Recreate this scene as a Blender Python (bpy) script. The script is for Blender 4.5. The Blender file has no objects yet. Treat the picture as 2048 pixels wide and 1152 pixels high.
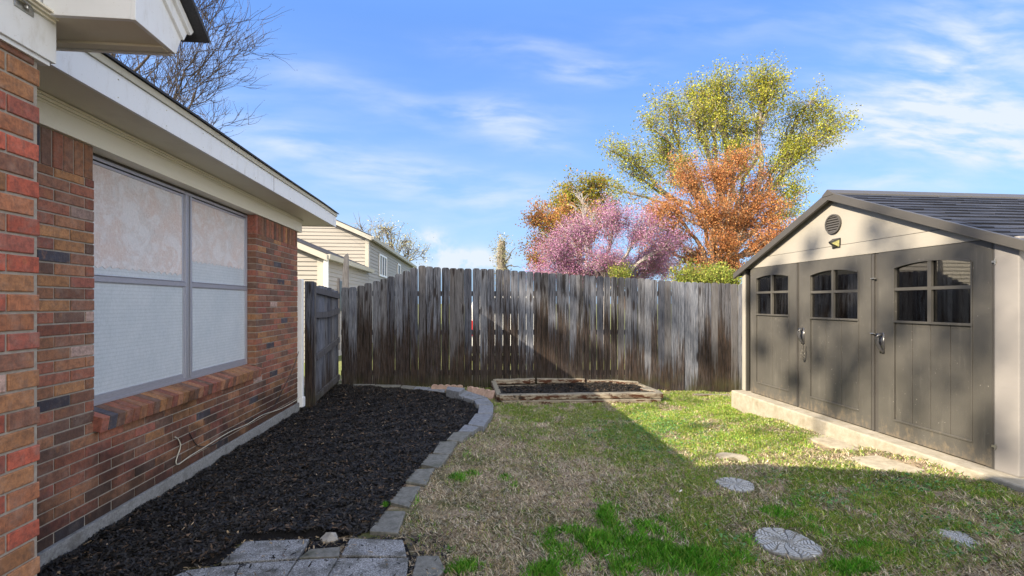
import bpy, bmesh, math, random
import numpy as np
from mathutils import Vector, Matrix
random.seed(7); RNG = np.random.default_rng(7)
SC = bpy.context.scene; COL = SC.collection
# ------------------------------------------------------------------ camera
F = 910.0; HOR = 606.0; TAN = 86.0/F
YAW = math.atan(TAN); CY, SY = math.cos(YAW), math.sin(YAW)
cam = bpy.data.cameras.new("camera"); camo = bpy.data.objects.new("camera", cam); COL.objects.link(camo)
cam.sensor_width = 36; cam.lens = F/2048*36; cam.shift_y = (HOR-576)/2048
cam.clip_start = 0.05; cam.clip_end = 2000
camo.rotation_euler = (math.radians(90), 0, -YAW); SC.camera = camo
# ------------------------------------------------------------------ light
LDIR = Vector((1.0, .45, -.706)).normalized()
ELEV = math.asin(-LDIR.z); AZ = math.atan2(-LDIR.x, -LDIR.y)
sun = bpy.data.lights.new("sun", 'SUN'); suno = bpy.data.objects.new("sun", sun); COL.objects.link(suno)
sun.energy = 4.9; sun.angle = math.radians(.5); sun.color = (1, .86, .66)
suno.rotation_euler = LDIR.to_track_quat('-Z', 'Y').to_euler()
W = bpy.data.worlds.new("World"); SC.world = W; W.use_nodes = True
SC.view_settings.view_transform = 'Standard'; SC.view_settings.look = 'None'
SC.view_settings.exposure = 1.52; SC.view_settings.gamma = 1; SC.view_settings.use_curve_mapping = False

# ------------------------------------------------------------------ node helper
class NT:
    def __init__(s, tree): s.t = tree; s.n = tree.nodes; s.l = tree.links
    def node(s, kind, **kw):
        n = s.n.new(kind)
        for k, v in kw.items(): setattr(n, k, v)
        return n
    def put(s, sock, v):
        if isinstance(v, bpy.types.NodeSocket): s.l.new(v, sock)
        elif v is not None:
            try: sock.default_value = v
            except Exception: sock.default_value = tuple(v) + (1,)
    def math(s, op, a, b=None, c=None, clamp=False):
        n = s.node('ShaderNodeMath', operation=op, use_clamp=clamp); s.put(n.inputs[0], a)
        if b is not None: s.put(n.inputs[1], b)
        if c is not None: s.put(n.inputs[2], c)
        return n.outputs[0]
    def vmath(s, op, a, b=None):
        n = s.node('ShaderNodeVectorMath', operation=op); s.put(n.inputs[0], a)
        if b is not None: s.put(n.inputs[1], b)
        return n.outputs[0]
    def noise(s, vec, scale, detail=4, rough=.55, dist=0, out=0):
        n = s.node('ShaderNodeTexNoise'); s.put(n.inputs['Vector'], vec); n.inputs['Scale'].default_value = scale
        n.inputs['Detail'].default_value = detail; n.inputs['Roughness'].default_value = rough; n.inputs['Distortion'].default_value = dist
        return n.outputs[out]
    def voro(s, vec, scale, feature='F1', out=0):
        n = s.node('ShaderNodeTexVoronoi', feature=feature); s.put(n.inputs['Vector'], vec); n.inputs['Scale'].default_value = scale
        return n.outputs[out]
    def ramp(s, fac, a, b, lo=0., hi=1.):
        n = s.node('ShaderNodeMapRange', interpolation_type='SMOOTHSTEP'); s.put(n.inputs[0], fac)
        n.inputs[1].default_value = a; n.inputs[2].default_value = b; n.inputs[3].default_value = lo; n.inputs[4].default_value = hi
        return n.outputs[0]
    def mix(s, f, a, b, mode='MIX'):
        n = s.node('ShaderNodeMix', data_type='RGBA', blend_type=mode); s.put(n.inputs[0], f); s.put(n.inputs[6], c4(a)); s.put(n.inputs[7], c4(b))
        return n.outputs[2]
    def scale(s, vec, sc):
        n = s.node('ShaderNodeMapping'); s.put(n.inputs[0], vec); n.inputs['Scale'].default_value = sc; return n.outputs[0]
    def sep(s, v):
        n = s.node('ShaderNodeSeparateXYZ'); s.put(n.inputs[0], v); return n.outputs
    def attr(s, name, out='Color'):
        n = s.node('ShaderNodeAttribute', attribute_name=name); return n.outputs[out]
    def bump(s, h, strength=.3, dist=.01, nrm=None):
        n = s.node('ShaderNodeBump'); s.put(n.inputs['Height'], h); n.inputs['Strength'].default_value = strength; n.inputs['Distance'].default_value = dist
        if nrm: s.put(n.inputs['Normal'], nrm)
        return n.outputs[0]
def c4(c):
    return c if isinstance(c, bpy.types.NodeSocket) else (tuple(c) + (1,) if len(c) == 3 else c)
def srgb(r, g, b):
    f = lambda v: (v/255/12.92) if v/255 <= .04045 else ((v/255+.055)/1.055)**2.4
    return (f(r), f(g), f(b))
def material(name, fn, rough=.8, spec=.3, metal=0.):
    m = bpy.data.materials.new(name); m.use_nodes = True; t = NT(m.node_tree)
    p = [n for n in t.n if n.type == 'BSDF_PRINCIPLED'][0]
    p.inputs['Roughness'].default_value = rough; p.inputs['Specular IOR Level'].default_value = spec; p.inputs['Metallic'].default_value = metal
    pos = t.node('ShaderNodeNewGeometry').outputs['Position']
    r = fn(t, pos, p)
    if r is not None:
        t.put(p.inputs['Base Color'], c4(r[0]))
        if len(r) > 1 and r[1] is not None: t.put(p.inputs['Normal'], r[1])
    return m

# world sky: Nishita plus thin clouds laid out by direction
def make_world():
    t = NT(W.node_tree); bg = [n for n in t.n if n.type == 'BACKGROUND'][0]
    sky = t.node('ShaderNodeTexSky', sky_type='NISHITA'); sky.sun_disc = False
    sky.sun_elevation = ELEV; sky.sun_rotation = AZ % (2*math.pi)
    sky.air_density = 1.0; sky.dust_density = .3; sky.ozone_density = 2.6
    d = t.node('ShaderNodeTexCoord').outputs['Generated']
    X = t.sep(d); yy = t.math('MAXIMUM', X[1], .05)
    px = t.math('DIVIDE', X[0], yy); pz = t.math('DIVIDE', X[2], yy)
    pc = t.node('ShaderNodeCombineXYZ'); t.put(pc.inputs[0], px); t.put(pc.inputs[1], pz); P = pc.outputs[0]
    wob = t.noise(P, 1.6, 3, .5, out=1)
    Pw = t.vmath('ADD', P, t.vmath('SCALE', t.vmath('SUBTRACT', wob, (.5, .5, .5)), None))
    t.n[-1]  # noqa
    sc = [n for n in t.n if n.type == 'VECT_MATH' and n.operation == 'SCALE'][-1]; sc.inputs[3].default_value = .13
    S = t.sep(Pw); total = None
    st = t.ramp(t.noise(t.scale(Pw, (1.8, 8, 1)), 2.6, 7, .55, .15), .30, .80, .0, 1.)
    st = t.math('ADD', st, t.ramp(t.noise(t.scale(Pw, (1, 3, 1)), 4, 5, .5), .4, .7, 0, .25))
    puff = t.ramp(t.noise(Pw, 11, 6, .6), .3, .6)
    # u, v, ru, rv, strength, tilt, kind
    blobs = [(1190,150,85,17,.55,0,0),(985,230,100,22,.6,-.02,0),(1070,283,55,15,.5,-.05,0),(1030,100,110,14,.25,0,0),
             (1900,95,170,85,.5,.3,0),(1960,235,240,36,.85,.1,0),(1960,300,240,26,.9,-.05,0),(1840,180,120,50,.45,.4,0),(1790,368,130,16,.45,0,0),
             (640,300,230,22,.3,-.22,0),(900,365,240,26,.32,-.15,0),(640,170,190,26,.2,-.2,0),(800,400,380,50,.22,-.05,0),(1450,60,200,30,.16,.1,0),
             (850,468,30,20,.95,0,1),(905,500,75,20,.9,-.06,1),(960,512,60,14,.75,0,1),(870,522,60,12,.7,0,1),(700,470,60,16,.25,0,0),
             (2600,200,500,120,.8,.1,0),(-600,200,500,90,.5,0,0)]
    for u, v, ru, rv, s_, tl, k in blobs:
        ru, rv = (ru, rv) if k else (ru*1.45, rv*1.5); r = ray(u, v); cx, cz = r.x/r.y, r.z/r.y
        dx = t.math('SUBTRACT', S[0], cx); dz = t.math('SUBTRACT', S[1], cz)
        dz = t.math('SUBTRACT', dz, t.math('MULTIPLY', dx, tl))
        e = t.math('ADD', t.math('POWER', t.math('DIVIDE', dx, ru/F), 2), t.math('POWER', t.math('DIVIDE', dz, rv/F), 2))
        g = t.math('MULTIPLY', t.math('EXPONENT', t.math('MULTIPLY', e, -1.)), s_)
        g = t.math('MULTIPLY', g, puff if k else st)
        total = g if total is None else t.math('ADD', total, g)
    total = t.math('MULTIPLY', total, 1.45)
    total = t.math('MINIMUM', total, .96)
    # veil near the horizon
    veil = t.math('MULTIPLY', t.ramp(X[2], -.05, .5, .95, .80), t.ramp(X[2], .50, .74, 1, 0))
    base = t.mix(veil, t.mix(1, sky.outputs[0], (.98, 1.08, 1.28), 'MULTIPLY'), t.mix(t.ramp(X[2], 0, .55), (1.02, 1.62, 2.42), (.32, .78, 2.05)))
    up = t.ramp(X[1], .0, .15)
    front = t.mix(t.math('MULTIPLY', total, up), base, (2.0, 2.2, 2.5))
    # unseen bright cloud sheet behind the camera, added to lift the shade
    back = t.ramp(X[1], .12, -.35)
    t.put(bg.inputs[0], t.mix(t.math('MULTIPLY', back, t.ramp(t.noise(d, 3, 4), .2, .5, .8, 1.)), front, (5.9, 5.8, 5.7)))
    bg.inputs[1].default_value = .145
def ray(u, v):
    cx = (u-1024)/F; return Vector((cx*CY+SY, -cx*SY+CY, (HOR-v)/F))
make_world()

# ------------------------------------------------------------------ ground shape and projection from the survey pixels
GP = np.array([(-2.28,2.4,-1.457),(-2.28,4.3,-1.47),(-2.28,6.3,-1.485),(-2.2,8,-1.43),(-.5,7.9,-1.44),(1,7.7,-1.49),(4.6,7.5,-1.55),(3.8,6.3,-1.54),
               (3.9,4.7,-1.44),(3.9,3.1,-1.33),(0,2,-1.42),(-1,4,-1.45),(2,3,-1.42),(2,5,-1.48),(0,5,-1.47),(2.4,6.6,-1.51),(3.5,1.5,-1.34),(0,-5,-1.4),(8,0,-1.35),
               (8,12,-1.55),(-8,15,-1.5),(0,20,-1.5),(0,60,-1.5),(30,30,-1.5),(-30,30,-1.5),(-30,-20,-1.5),(30,-20,-1.5)])
def gz(x, y):
    x = np.asarray(x, float); y = np.asarray(y, float); sh = x.shape; x = x.ravel(); y = y.ravel()
    out = np.empty_like(x)
    for i in range(0, len(x), 20000):
        d2 = (x[i:i+20000, None]-GP[None, :, 0])**2 + (y[i:i+20000, None]-GP[None, :, 1])**2 + .12
        w = d2**-1.6; out[i:i+20000] = (w*GP[None, :, 2]).sum(1)/w.sum(1)
    return out.reshape(sh)
def g1(x, y): return float(gz(np.array([x]), np.array([y]))[0])
def ground(u, v, h=0.):
    r = ray(u, v); z = -1.45
    for _ in range(12):
        s = (z+h)/r.z; z = g1(r.x*s, r.y*s)
    s = (z+h)/r.z; return Vector((r.x*s, r.y*s, z+h))
def on_x(u, v, X): r = ray(u, v); return r*(X/r.x)
def on_y(u, v, Y): r = ray(u, v); return r*(Y/r.y)
def at_depth(u, v, D): r = ray(u, v); return r*D

# ------------------------------------------------------------------ mesh builder
BASE = {}
class MB:
    def __init__(s): s.v = []; s.f = []; s.c = []
    def add(s, vs, fs, col=None):
        o = len(s.v); s.v += [tuple(p) for p in vs]; s.f += [tuple(i+o for i in q) for q in fs]
        s.c += [col or (1, 1, 1)]*len(vs)
    def box(s, x0, x1, y0, y1, z0, z1, col=None, M=None):
        vs = [Vector((x, y, z)) for z in (z0, z1) for x, y in ((x0, y0), (x1, y0), (x1, y1), (x0, y1))]
        if M: vs = [M @ p for p in vs]
        s.add(vs, [(3,2,1,0),(4,5,6,7),(0,1,5,4),(1,2,6,5),(2,3,7,6),(3,0,4,7)], col)
    def prism(s, poly, ext, col=None):
        n = len(poly); ext = Vector(ext); a = [Vector(p) for p in poly]; b = [p+ext for p in a]
        s.add(a+b, [tuple(range(n-1, -1, -1)), tuple(range(n, 2*n))]+[(i, (i+1) % n, n+(i+1) % n, n+i) for i in range(n)], col)
    def tube(s, pts, rad, sides=6, col=None, cap=True):
        pts = [Vector(p) for p in pts]; n = len(pts)
        if not hasattr(rad, '__len__'): rad = [rad]*n
        vs = []; fs = []; ref = Vector((.31, .17, .93))
        for i, p in enumerate(pts):
            d = (pts[min(i+1, n-1)]-pts[max(i-1, 0)])
            if d.length < 1e-9: d = Vector((0, 0, 1))
            d.normalize(); a = d.cross(ref)
            if a.length < .1: a = d.cross(Vector((1, 0, 0)))
            a.normalize(); b = d.cross(a)
            for k in range(sides):
                t = 2*math.pi*k/sides; vs.append(p+(a*math.cos(t)+b*math.sin(t))*rad[i])
        for i in range(n-1):
            for k in range(sides):
                k2 = (k+1) % sides; fs.append((i*sides+k, i*sides+k2, (i+1)*sides+k2, (i+1)*sides+k))
        if cap: fs += [tuple(range(sides-1, -1, -1)), tuple((n-1)*sides+k for k in range(sides))]
        s.add(vs, fs, col)
    def build(s, name, mat, parent=None, bevel=0, smooth=False, segs=2, colors=False):
        b = BASE.get(parent, Vector((0, 0, 0))) if parent else Vector((0, 0, 0))
        me = bpy.data.meshes.new(name); me.from_pydata([tuple(Vector(p)-b) for p in s.v], [], s.f)
        if colors:
            ca = me.color_attributes.new('col', 'FLOAT_COLOR', 'POINT')
            ca.data.foreach_set('color', np.array([tuple(c)+(1,) for c in s.c], dtype=np.float32).ravel())
        bm = bmesh.new(); bm.from_mesh(me); bmesh.ops.recalc_face_normals(bm, faces=bm.faces)
        if bevel: bmesh.ops.bevel(bm, geom=[e for e in bm.edges if e.calc_face_angle(0) > .5], offset=bevel, segments=segs, affect='EDGES', profile=.6, clamp_overlap=True)
        bm.to_mesh(me); bm.free()
        if smooth: me.polygons.foreach_set('use_smooth', [True]*len(me.polygons))
        me.materials.append(mat); me.update()
        return link(name, me, parent)
def link(name, me, parent=None):
    o = bpy.data.objects.new(name, me); COL.objects.link(o)
    if parent: o.parent = parent; BASE[o] = BASE[parent]
    else: BASE[o] = Vector((0, 0, 0))
    return o
def thing(name, loc, label, cat, group=None):
    o = bpy.data.objects.new(name, None); COL.objects.link(o); o.location = loc; BASE[o] = Vector(loc); o.empty_display_size = .2
    return tag(o, label, cat, group)
def tag(o, label=None, cat=None, group=None, kind=None):
    if label: o['label'] = label
    if cat: o['category'] = cat
    if group: o['group'] = group
    if kind: o['kind'] = kind
    return o
def np_mesh(name, V, nper, mat, parent=None, col=None):
    """V: (n, nper, 3) array of separate polygons"""
    n = len(V); me = bpy.data.meshes.new(name)
    b = BASE.get(parent, Vector((0, 0, 0))) if parent else Vector((0, 0, 0))
    P = (V.reshape(-1, 3)-np.array(b)).astype(np.float32)
    me.vertices.add(n*nper); me.vertices.foreach_set('co', P.ravel())
    me.loops.add(n*nper); me.loops.foreach_set('vertex_index', np.arange(n*nper, dtype=np.int32))
    me.polygons.add(n); me.polygons.foreach_set('loop_start', np.arange(0, n*nper, nper, dtype=np.int32))
    if col is not None:
        ca = me.color_attributes.new('col', 'FLOAT_COLOR', 'POINT')
        C = np.repeat(np.concatenate([col, np.ones((n, 1))], 1), nper, 0).astype(np.float32); ca.data.foreach_set('color', C.ravel())
    me.update(calc_edges=True); me.materials.append(mat)
    return link(name, me, parent)

# ------------------------------------------------------------------ materials
def m_brick(t, pos, p):
    c = t.attr('col'); n1 = t.noise(pos, 38, 6, .65); n2 = t.noise(pos, 11, 5, .6); n3 = t.noise(pos, 150, 3, .6)
    a = t.mix(t.ramp(n1, .35, .68), c, t.mix(.5, c, (.07, .045, .04)))
    a = t.mix(t.ramp(n2, .58, .72), a, t.mix(.55, c, (.36, .17, .08)))
    a = t.mix(t.ramp(t.noise(pos, 24, 7, .75), .62, .72, 0, .6), a, (.06, .042, .036))
    a = t.mix(t.ramp(t.noise(pos, 60, 4, .7), .66, .76, 0, .5), a, (.42, .33, .28))
    a = t.mix(t.ramp(n3, .3, .8, 0, .3), a, (.02, .015, .015)); a = t.mix(t.ramp(t.noise(pos, 16, 6, .7), .45, .75, 0, .30), a, (.34, .27, .22))
    # soot coloured damp staining low on the wall
    z = t.sep(pos)[2]; st = t.math('ADD', t.math('MULTIPLY', t.noise(pos, 2.2, 5, .6), 1.2), t.math('MULTIPLY', z, -.6))
    a = t.mix(t.ramp(st, 1.02, 1.40, 0, .8), a, (.022, .016, .013))
    h = t.math('ADD', t.math('MULTIPLY', n3, .35), t.math('ADD', n1, t.noise(t.scale(pos, (1, 40, 4)), 5, 3, .6)))
    return a, t.bump(h, .55, .004)
M_BRICK = material('brick', m_brick, .85, .25)
M_BRICKW = M_BRICK
M_MORTAR = material('mortar', lambda t, pos, p: (t.mix(t.noise(pos, 60, 4), (.22, .19, .155), (.42, .375, .32)), t.bump(t.noise(pos, 200, 3), .4, .003)), .95, .1)
def m_conc(a, b, stain=(.08, .07, .055), sc=30, rough=.9, amt=.6):
    def f(t, pos, p):
        n = t.noise(pos, sc, 6, .7); v = t.noise(pos, 220, 3, .7)
        c = t.mix(t.ramp(n, .3, .7), a, b); c = t.mix(t.ramp(t.noise(pos, 5, 6, .65), .5, .72, 0, amt), c, stain)
        c = t.mix(t.ramp(v, .55, .7, 0, .45), c, (a[0]*.35, a[1]*.35, a[2]*.35))
        return c, t.bump(t.math('ADD', v, n), .5, .005)
    return material('concrete', f, rough, .2)
M_FOUND = m_conc((.17, .17, .165), (.30, .30, .29), sc=60)
M_SLAB = m_conc((.24, .215, .165), (.33, .30, .245), (.17, .14, .08), 12, amt=.5)
def m_pav(t, pos, p):
    n = t.noise(pos, 130, 4, .75); c = t.mix(t.ramp(n, .38, .66), (.11, .112, .115), (.42, .43, .44))
    c = t.mix(t.ramp(t.noise(pos, 420, 2, .6), .60, .72, 0, .8), c, (.62, .62, .62))
    c = t.mix(t.ramp(t.noise(pos, 7, 6, .7), .42, .66, 0, .85), c, t.mix(n, (.035, .033, .028), (.12, .12, .105)))
    return c, t.bump(n, .8, .006)
M_PAVER = material('paver_concrete', m_pav, .95, .15)
M_EDGE = m_conc((.115, .115, .10), (.21, .205, .185), (.06, .065, .04), 25, amt=.6)
M_EDGEFAR = m_conc((.14, .15, .165), (.24, .25, .27), (.09, .09, .07), 25, amt=.5)
M_PINK = m_conc((.30, .20, .15), (.42, .30, .24), (.12, .10, .07), 25)
M_FLAG = m_conc((.25, .22, .165), (.37, .33, .25), (.16, .12, .07), 14)
M_STEP = m_conc((.36, .36, .36), (.48, .48, .47), (.22, .20, .17), 60, amt=.4)
M_ROCK = m_conc((.22, .21, .19), (.36, .34, .31), (.1, .09, .07), 14)
def m_paint(a, dirt=(.25, .2, .13), amt=.35, sc=3, rough=.5, streak=(1, 1, 1)):
    def f(t, pos, p):
        v = t.scale(pos, streak)
        c = t.mix(t.ramp(t.noise(v, sc, 6, .7), .5, .8, 0, amt), a, dirt)
        c = t.mix(t.ramp(t.noise(pos, 90, 3, .7), .66, .74, 0, .7), c, (a[0]*.45, a[1]*.42, a[2]*.36))
        return c, t.bump(t.noise(pos, 45, 4), .12, .003)
    return material('paint', f, rough, .4)
M_WHITE = m_paint((.71, .72, .73), (.40, .36, .29), .5, 5, streak=(1, 3, 1))
M_CREAM = m_paint((.76, .72, .60), (.50, .43, .30), .25, 4)
M_SOFFIT = m_paint((.62, .58, .47), (.40, .34, .24), .3, 4)
M_DRIP = m_paint((.50, .47, .38), (.2, .17, .12), .5, 8)
M_VINYL = m_paint((.80, .81, .82), (.35, .34, .28), .3, 4, .35)
def m_shingle(t, pos, p):
    n = t.noise(pos, 160, 3, .8); a = t.mix(n, (.018, .019, .022), (.085, .088, .10))
    return t.mix(t.ramp(t.noise(pos, 3, 4), .4, .7), a, t.mix(.5, a, (.05, .055, .07))), t.bump(n, .5, .004)
M_SHINGLE = material('shingle', m_shingle, .95, .2)
M_ALU = material('aluminium', lambda t, pos, p: (t.mix(t.noise(t.scale(pos, (8, 1, 8)), 30, 5, .7), (.28, .29, .34), (.60, .61, .67)), t.bump(t.noise(pos, 200, 3), .2, .002)), .45, .5, .55)
M_ALUD = material('dark_seal', lambda t, pos, p: (t.mix(t.noise(pos, 40), (.025, .022, .02), (.08, .07, .06)),), .6, .4)
M_METAL = material('steel', lambda t, pos, p: (t.mix(t.noise(pos, 80), (.3, .3, .3), (.55, .54, .5)),), .35, .5, .9)
M_BLIND = material('blind', lambda t, pos, p: (t.mix(t.noise(t.scale(pos, (1, .4, 6)), 5, 3), (.80, .84, .87), (.90, .92, .93)),), .5, .4)
def glassmat(name, refl, rough, tint=(1, 1, 1), bump=None, diff=None, dfac=0.):
    m = bpy.data.materials.new(name); m.use_nodes = True; t = NT(m.node_tree); t.n.clear()
    out = t.node('ShaderNodeOutputMaterial'); tr = t.node('ShaderNodeBsdfTransparent'); tr.inputs[0].default_value = tint+(1,)
    gl = t.node('ShaderNodeBsdfGlossy'); gl.inputs['Roughness'].default_value = rough; gl.inputs[0].default_value = (.95, .95, .97, 1)
    pos = t.node('ShaderNodeNewGeometry').outputs['Position']
    if bump: t.put(gl.inputs['Normal'], t.bump(t.noise(t.scale(pos, (1, 1, 1)), bump[0], 4, .6, .8), bump[1], bump[2]))
    fr = t.node('ShaderNodeFresnel'); fr.inputs[0].default_value = 1.5
    fac = t.math('ADD', t.math('MULTIPLY', fr.outputs[0], 1.2), refl, clamp=True)
    mx = t.node('ShaderNodeMixShader'); t.put(mx.inputs[0], fac); t.l.new(tr.outputs[0], mx.inputs[1]); t.l.new(gl.outputs[0], mx.inputs[2])
    res = mx.outputs[0]
    if diff:
        df = t.node('ShaderNodeBsdfDiffuse')
        k = t.ramp(t.noise(pos, 4, 5, .6), .35, .65); k2 = t.ramp(t.noise(t.scale(pos, (1, 1, .5)), 60, 5, .7, 1.5), .3, .7)
        cr = t.voro(t.vmath('ADD', t.scale(pos, (1, 1, .6)), t.vmath('MULTIPLY', t.noise(pos, 30, 4, .6, out=1), (.03, .03, .03))), 48, 'DISTANCE_TO_EDGE')
        cd = t.mix(t.math('MULTIPLY', k2, .6 if bump else .3), t.mix(k, diff[0], diff[1]), diff[2])
        if bump: cd = t.mix(t.ramp(cr, .0, .10, .55, 0), cd, (.92, .88, .84)); cd = t.mix(t.ramp(t.noise(t.scale(pos, (1, 1, .35)), 38, 5, .7, 2.), .56, .70, 0, .35), cd, (.34, .26, .22)); cd = t.mix(t.ramp(t.noise(pos, 6, 6, .7, 1.), .45, .6, 0, .55), cd, (.93, .93, .95))
        if not bump: # slats of the closed blind just behind the mesh
            wv = t.math('SINE', t.math('MULTIPLY', t.sep(pos)[2], 2*math.pi/.026)); cd = t.mix(t.ramp(wv, .35, 1, 0, .22), cd, (.40, .46, .50))
        t.put(df.inputs[0], cd)
        m2 = t.node('ShaderNodeMixShader'); t.put(m2.inputs[0], t.math('MULTIPLY', t.ramp(k2, 0, 1, .85, 1.0), dfac)); t.l.new(res, m2.inputs[1]); t.l.new(df.outputs[0], m2.inputs[2]); res = m2.outputs[0]
    t.l.new(res, out.inputs[0]); return m
M_GLASS = glassmat('glass', .06, .02)
M_PANEREFL = glassmat('painted_pane_reflection', .45, .16, bump=(55, 1.0, .05), diff=((.92, .76, .70), (.84, .83, .84), (.56, .42, .36)), dfac=.70)  # pinkish mottled colour paints the reflected tree into the upper panes
M_SCREEN = glassmat('insect_screen', .05, .2, (.85, .9, .95), diff=((.74, .79, .82), (.82, .86, .88), (.70, .76, .80)), dfac=.60)
M_SHEDGLASS = glassmat('shed_glass', .10, .02, (.55, .55, .5))
def m_fence(t, pos, p):
    c = t.attr('col'); S = t.sep(c); z = t.sep(pos)[2]
    off = t.vmath('ADD', pos, t.vmath('MULTIPLY', c, (37, 0, 19)))
    g = t.noise(t.scale(off, (26, 26, 1.6)), 3, 6, .65, .3); fine = t.noise(t.scale(off, (120, 120, 4)), 2, 4, .7)
    a = t.mix(t.ramp(g, .3, .7), (.06, .070, .095), (.19, .205, .245))
    a = t.mix(1, a, t.mix(t.ramp(S[2], 0, 1), (.55, .54, .56), (1.25, 1.22, 1.18)), 'MULTIPLY')
    a = t.mix(t.ramp(S[0], .3, 1, 0, .35), a, (.17, .15, .125))
    a = t.mix(t.ramp(fine, .5, .72, 0, .7), a, (.05, .05, .055))
    # dark wet rot bleeding upwards from the bottom of each picket
    edge = t.noise(t.scale(off, (24, 24, 1.1)), 1.3, 5, .65, .5)
    st = t.math('SUBTRACT', t.math('ADD', t.math('MULTIPLY', edge, 1.7), t.math('MULTIPLY', S[1], 1.1)), t.math('MULTIPLY', t.math('ADD', z, 1.5), .78))
    a = t.mix(t.math('MULTIPLY', t.ramp(st, .58, 1.0, 0, .95), t.ramp(fine, .25, .6, .6, 1)), a, t.mix(t.ramp(g, .3, .75), (.008, .006, .005), (.060, .034, .018)))
    dk = t.math('ADD', t.noise(t.scale(off, (34, 34, .8)), 1.4, 6, .7, .6), t.math('MULTIPLY', S[1], .10)); a = t.mix(t.ramp(dk, .59, .67, 0, .92), a, (.014, .011, .010))
    a = t.mix(t.ramp(t.noise(t.scale(off, (9, 9, 1.4)), 1.7, 5, .6), .5, .7, 0, .28), a, (.09, .07, .055))
    # knots and dark drips
    kn = t.voro(t.scale(off, (7, 7, 1.5)), 1.1); a = t.mix(t.ramp(kn, .10, .20, .9, 0), a, (.025, .02, .02))
    # algae at the foot
    a = t.mix(t.math('MULTIPLY', t.ramp(z, -1.55, -1.15, .5, 0), t.ramp(t.noise(pos, 4, 4), .4, .6)), a, (.06, .065, .02))
    return a, t.bump(t.math('ADD', g, fine), .5, .006)
M_FENCE = material('weathered_wood', m_fence, .9, .15)
def m_timber(t, pos, p):
    g = t.noise(t.scale(pos, (1.5, 12, 22)), 3, 6, .65, .4)
    a = t.mix(t.ramp(g, .3, .7), (.13, .10, .075), (.40, .35, .27))
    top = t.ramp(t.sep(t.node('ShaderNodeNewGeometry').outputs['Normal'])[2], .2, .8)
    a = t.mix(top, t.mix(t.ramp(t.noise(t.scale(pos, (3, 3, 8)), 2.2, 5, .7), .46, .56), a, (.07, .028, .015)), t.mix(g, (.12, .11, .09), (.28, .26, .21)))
    a = t.mix(t.ramp(t.noise(t.scale(pos, (1, 1, 2)), 5.5, 5, .7), .60, .66, 0, .9), a, (.016, .012, .01))
    return a, t.bump(g, .6, .008)
M_TIMBER = material('bed_timber', m_timber, .85, .2)
def m_soil(t, pos, p):
    n = t.noise(pos, 50, 5, .7); return t.mix(n, (.006, .006, .007), (.022, .021, .022)), t.bump(n, .8, .02)
M_SOIL = material('dark_mulch_soil', m_soil, .95, .1)
def m_lawn(t, pos, p):
    n = t.noise(pos, 28, 6, .7); m = t.noise(pos, 2.5, 5, .6)
    a = t.mix(t.ramp(n, .3, .7), (.14, .10, .066), (.40, .32, .22))
    a = t.mix(t.ramp(m, .45, .6), a, t.mix(n, (.04, .06, .015), (.14, .13, .06)))
    far = t.ramp(t.sep(pos)[1], 8.6, 9.5); a = t.mix(far, a, t.mix(m, (.08, .13, .03), (.22, .2, .1)))
    return a, t.bump(n, .8, .03)
M_LAWN = material('lawn_soil', m_lawn, .95, .1)
def m_leafy(trans, rough=.6, spec=.25):
    def f(t, pos, p):
        c = t.attr('col'); p.inputs['Transmission Weight'].default_value = 0
        out = [n for n in t.n if n.type == 'OUTPUT_MATERIAL'][0]
        tl = t.node('ShaderNodeBsdfTranslucent'); t.put(tl.inputs[0], c); mx = t.node('ShaderNodeMixShader'); mx.inputs[0].default_value = trans
        t.l.new(p.outputs[0], mx.inputs[1]); t.l.new(tl.outputs[0], mx.inputs[2]); t.l.new(mx.outputs[0], out.inputs[0])
        return (c,)
    return material('leafy', f, rough, spec)
M_LEAF = m_leafy(.4); M_GRASS = m_leafy(.3, .5, .3); M_CHIP = material('chip', lambda t, pos, p: (t.attr('col'),), .7, .35)
def m_bark(a, b):
    return material('bark', lambda t, pos, p: (t.mix(t.ramp(t.noise(t.scale(pos, (6, 6, 1.5)), 2, 5, .7), .3, .7), a, b), t.bump(t.noise(pos, 14, 4), .5, .02)), .9, .15)
M_BARKG = m_bark((.10, .085, .07), (.26, .23, .20)); M_BARKD = m_bark((.035, .028, .024), (.12, .10, .085)); M_BARKP = m_bark((.20, .17, .16), (.38, .35, .33)); M_BARKB = m_bark((.08, .05, .035), (.20, .14, .10))
def m_shedp(t, pos, p):
    g = t.noise(t.scale(pos, (40, 14, 1.5)), 1.2, 6, .6, 1.2); n = t.noise(pos, 2, 4)
    a = t.mix(t.ramp(n, .3, .7), (.060, .057, .051), (.078, .074, .066))
    a = t.mix(t.ramp(t.noise(pos, 55, 2, .5), .72, .77, 0, .5), a, (.4, .38, .34))
    zz = t.sep(pos)[2]; sp = t.math('ADD', t.noise(t.scale(pos, (6, 6, 3)), 3, 6, .7), t.math('MULTIPLY', t.math('ADD', zz, 1.27), -.9))
    a = t.mix(t.ramp(sp, .38, .62, 0, .5), a, (.19, .15, .10)); a = t.mix(t.ramp(t.noise(t.scale(pos, (9, 9, .8)), 2, 5, .7), .55, .75, 0, .25), a, (.17, .16, .14))
    return a, t.bump(t.math('ADD', g, t.noise(pos, 120, 2)), .25, .004)
M_SHED = material('shed_door_plastic', m_shedp, .45, .45)
M_SHEDF = material('shed_trim_plastic', lambda t, pos, p: (t.mix(t.noise(pos, 3), (.050, .047, .044), (.068, .064, .059)), t.bump(t.noise(pos, 80, 3), .15, .003)), .45, .45)
M_SHEDT = material('shed_tan_plastic', lambda t, pos, p: (t.mix(t.noise(pos, 2.5, 4), (.25, .235, .205), (.30, .28, .245)), t.bump(t.noise(t.scale(pos, (10, 2, 30)), 2, 5, .6), .2, .004)), .5, .4)
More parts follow.
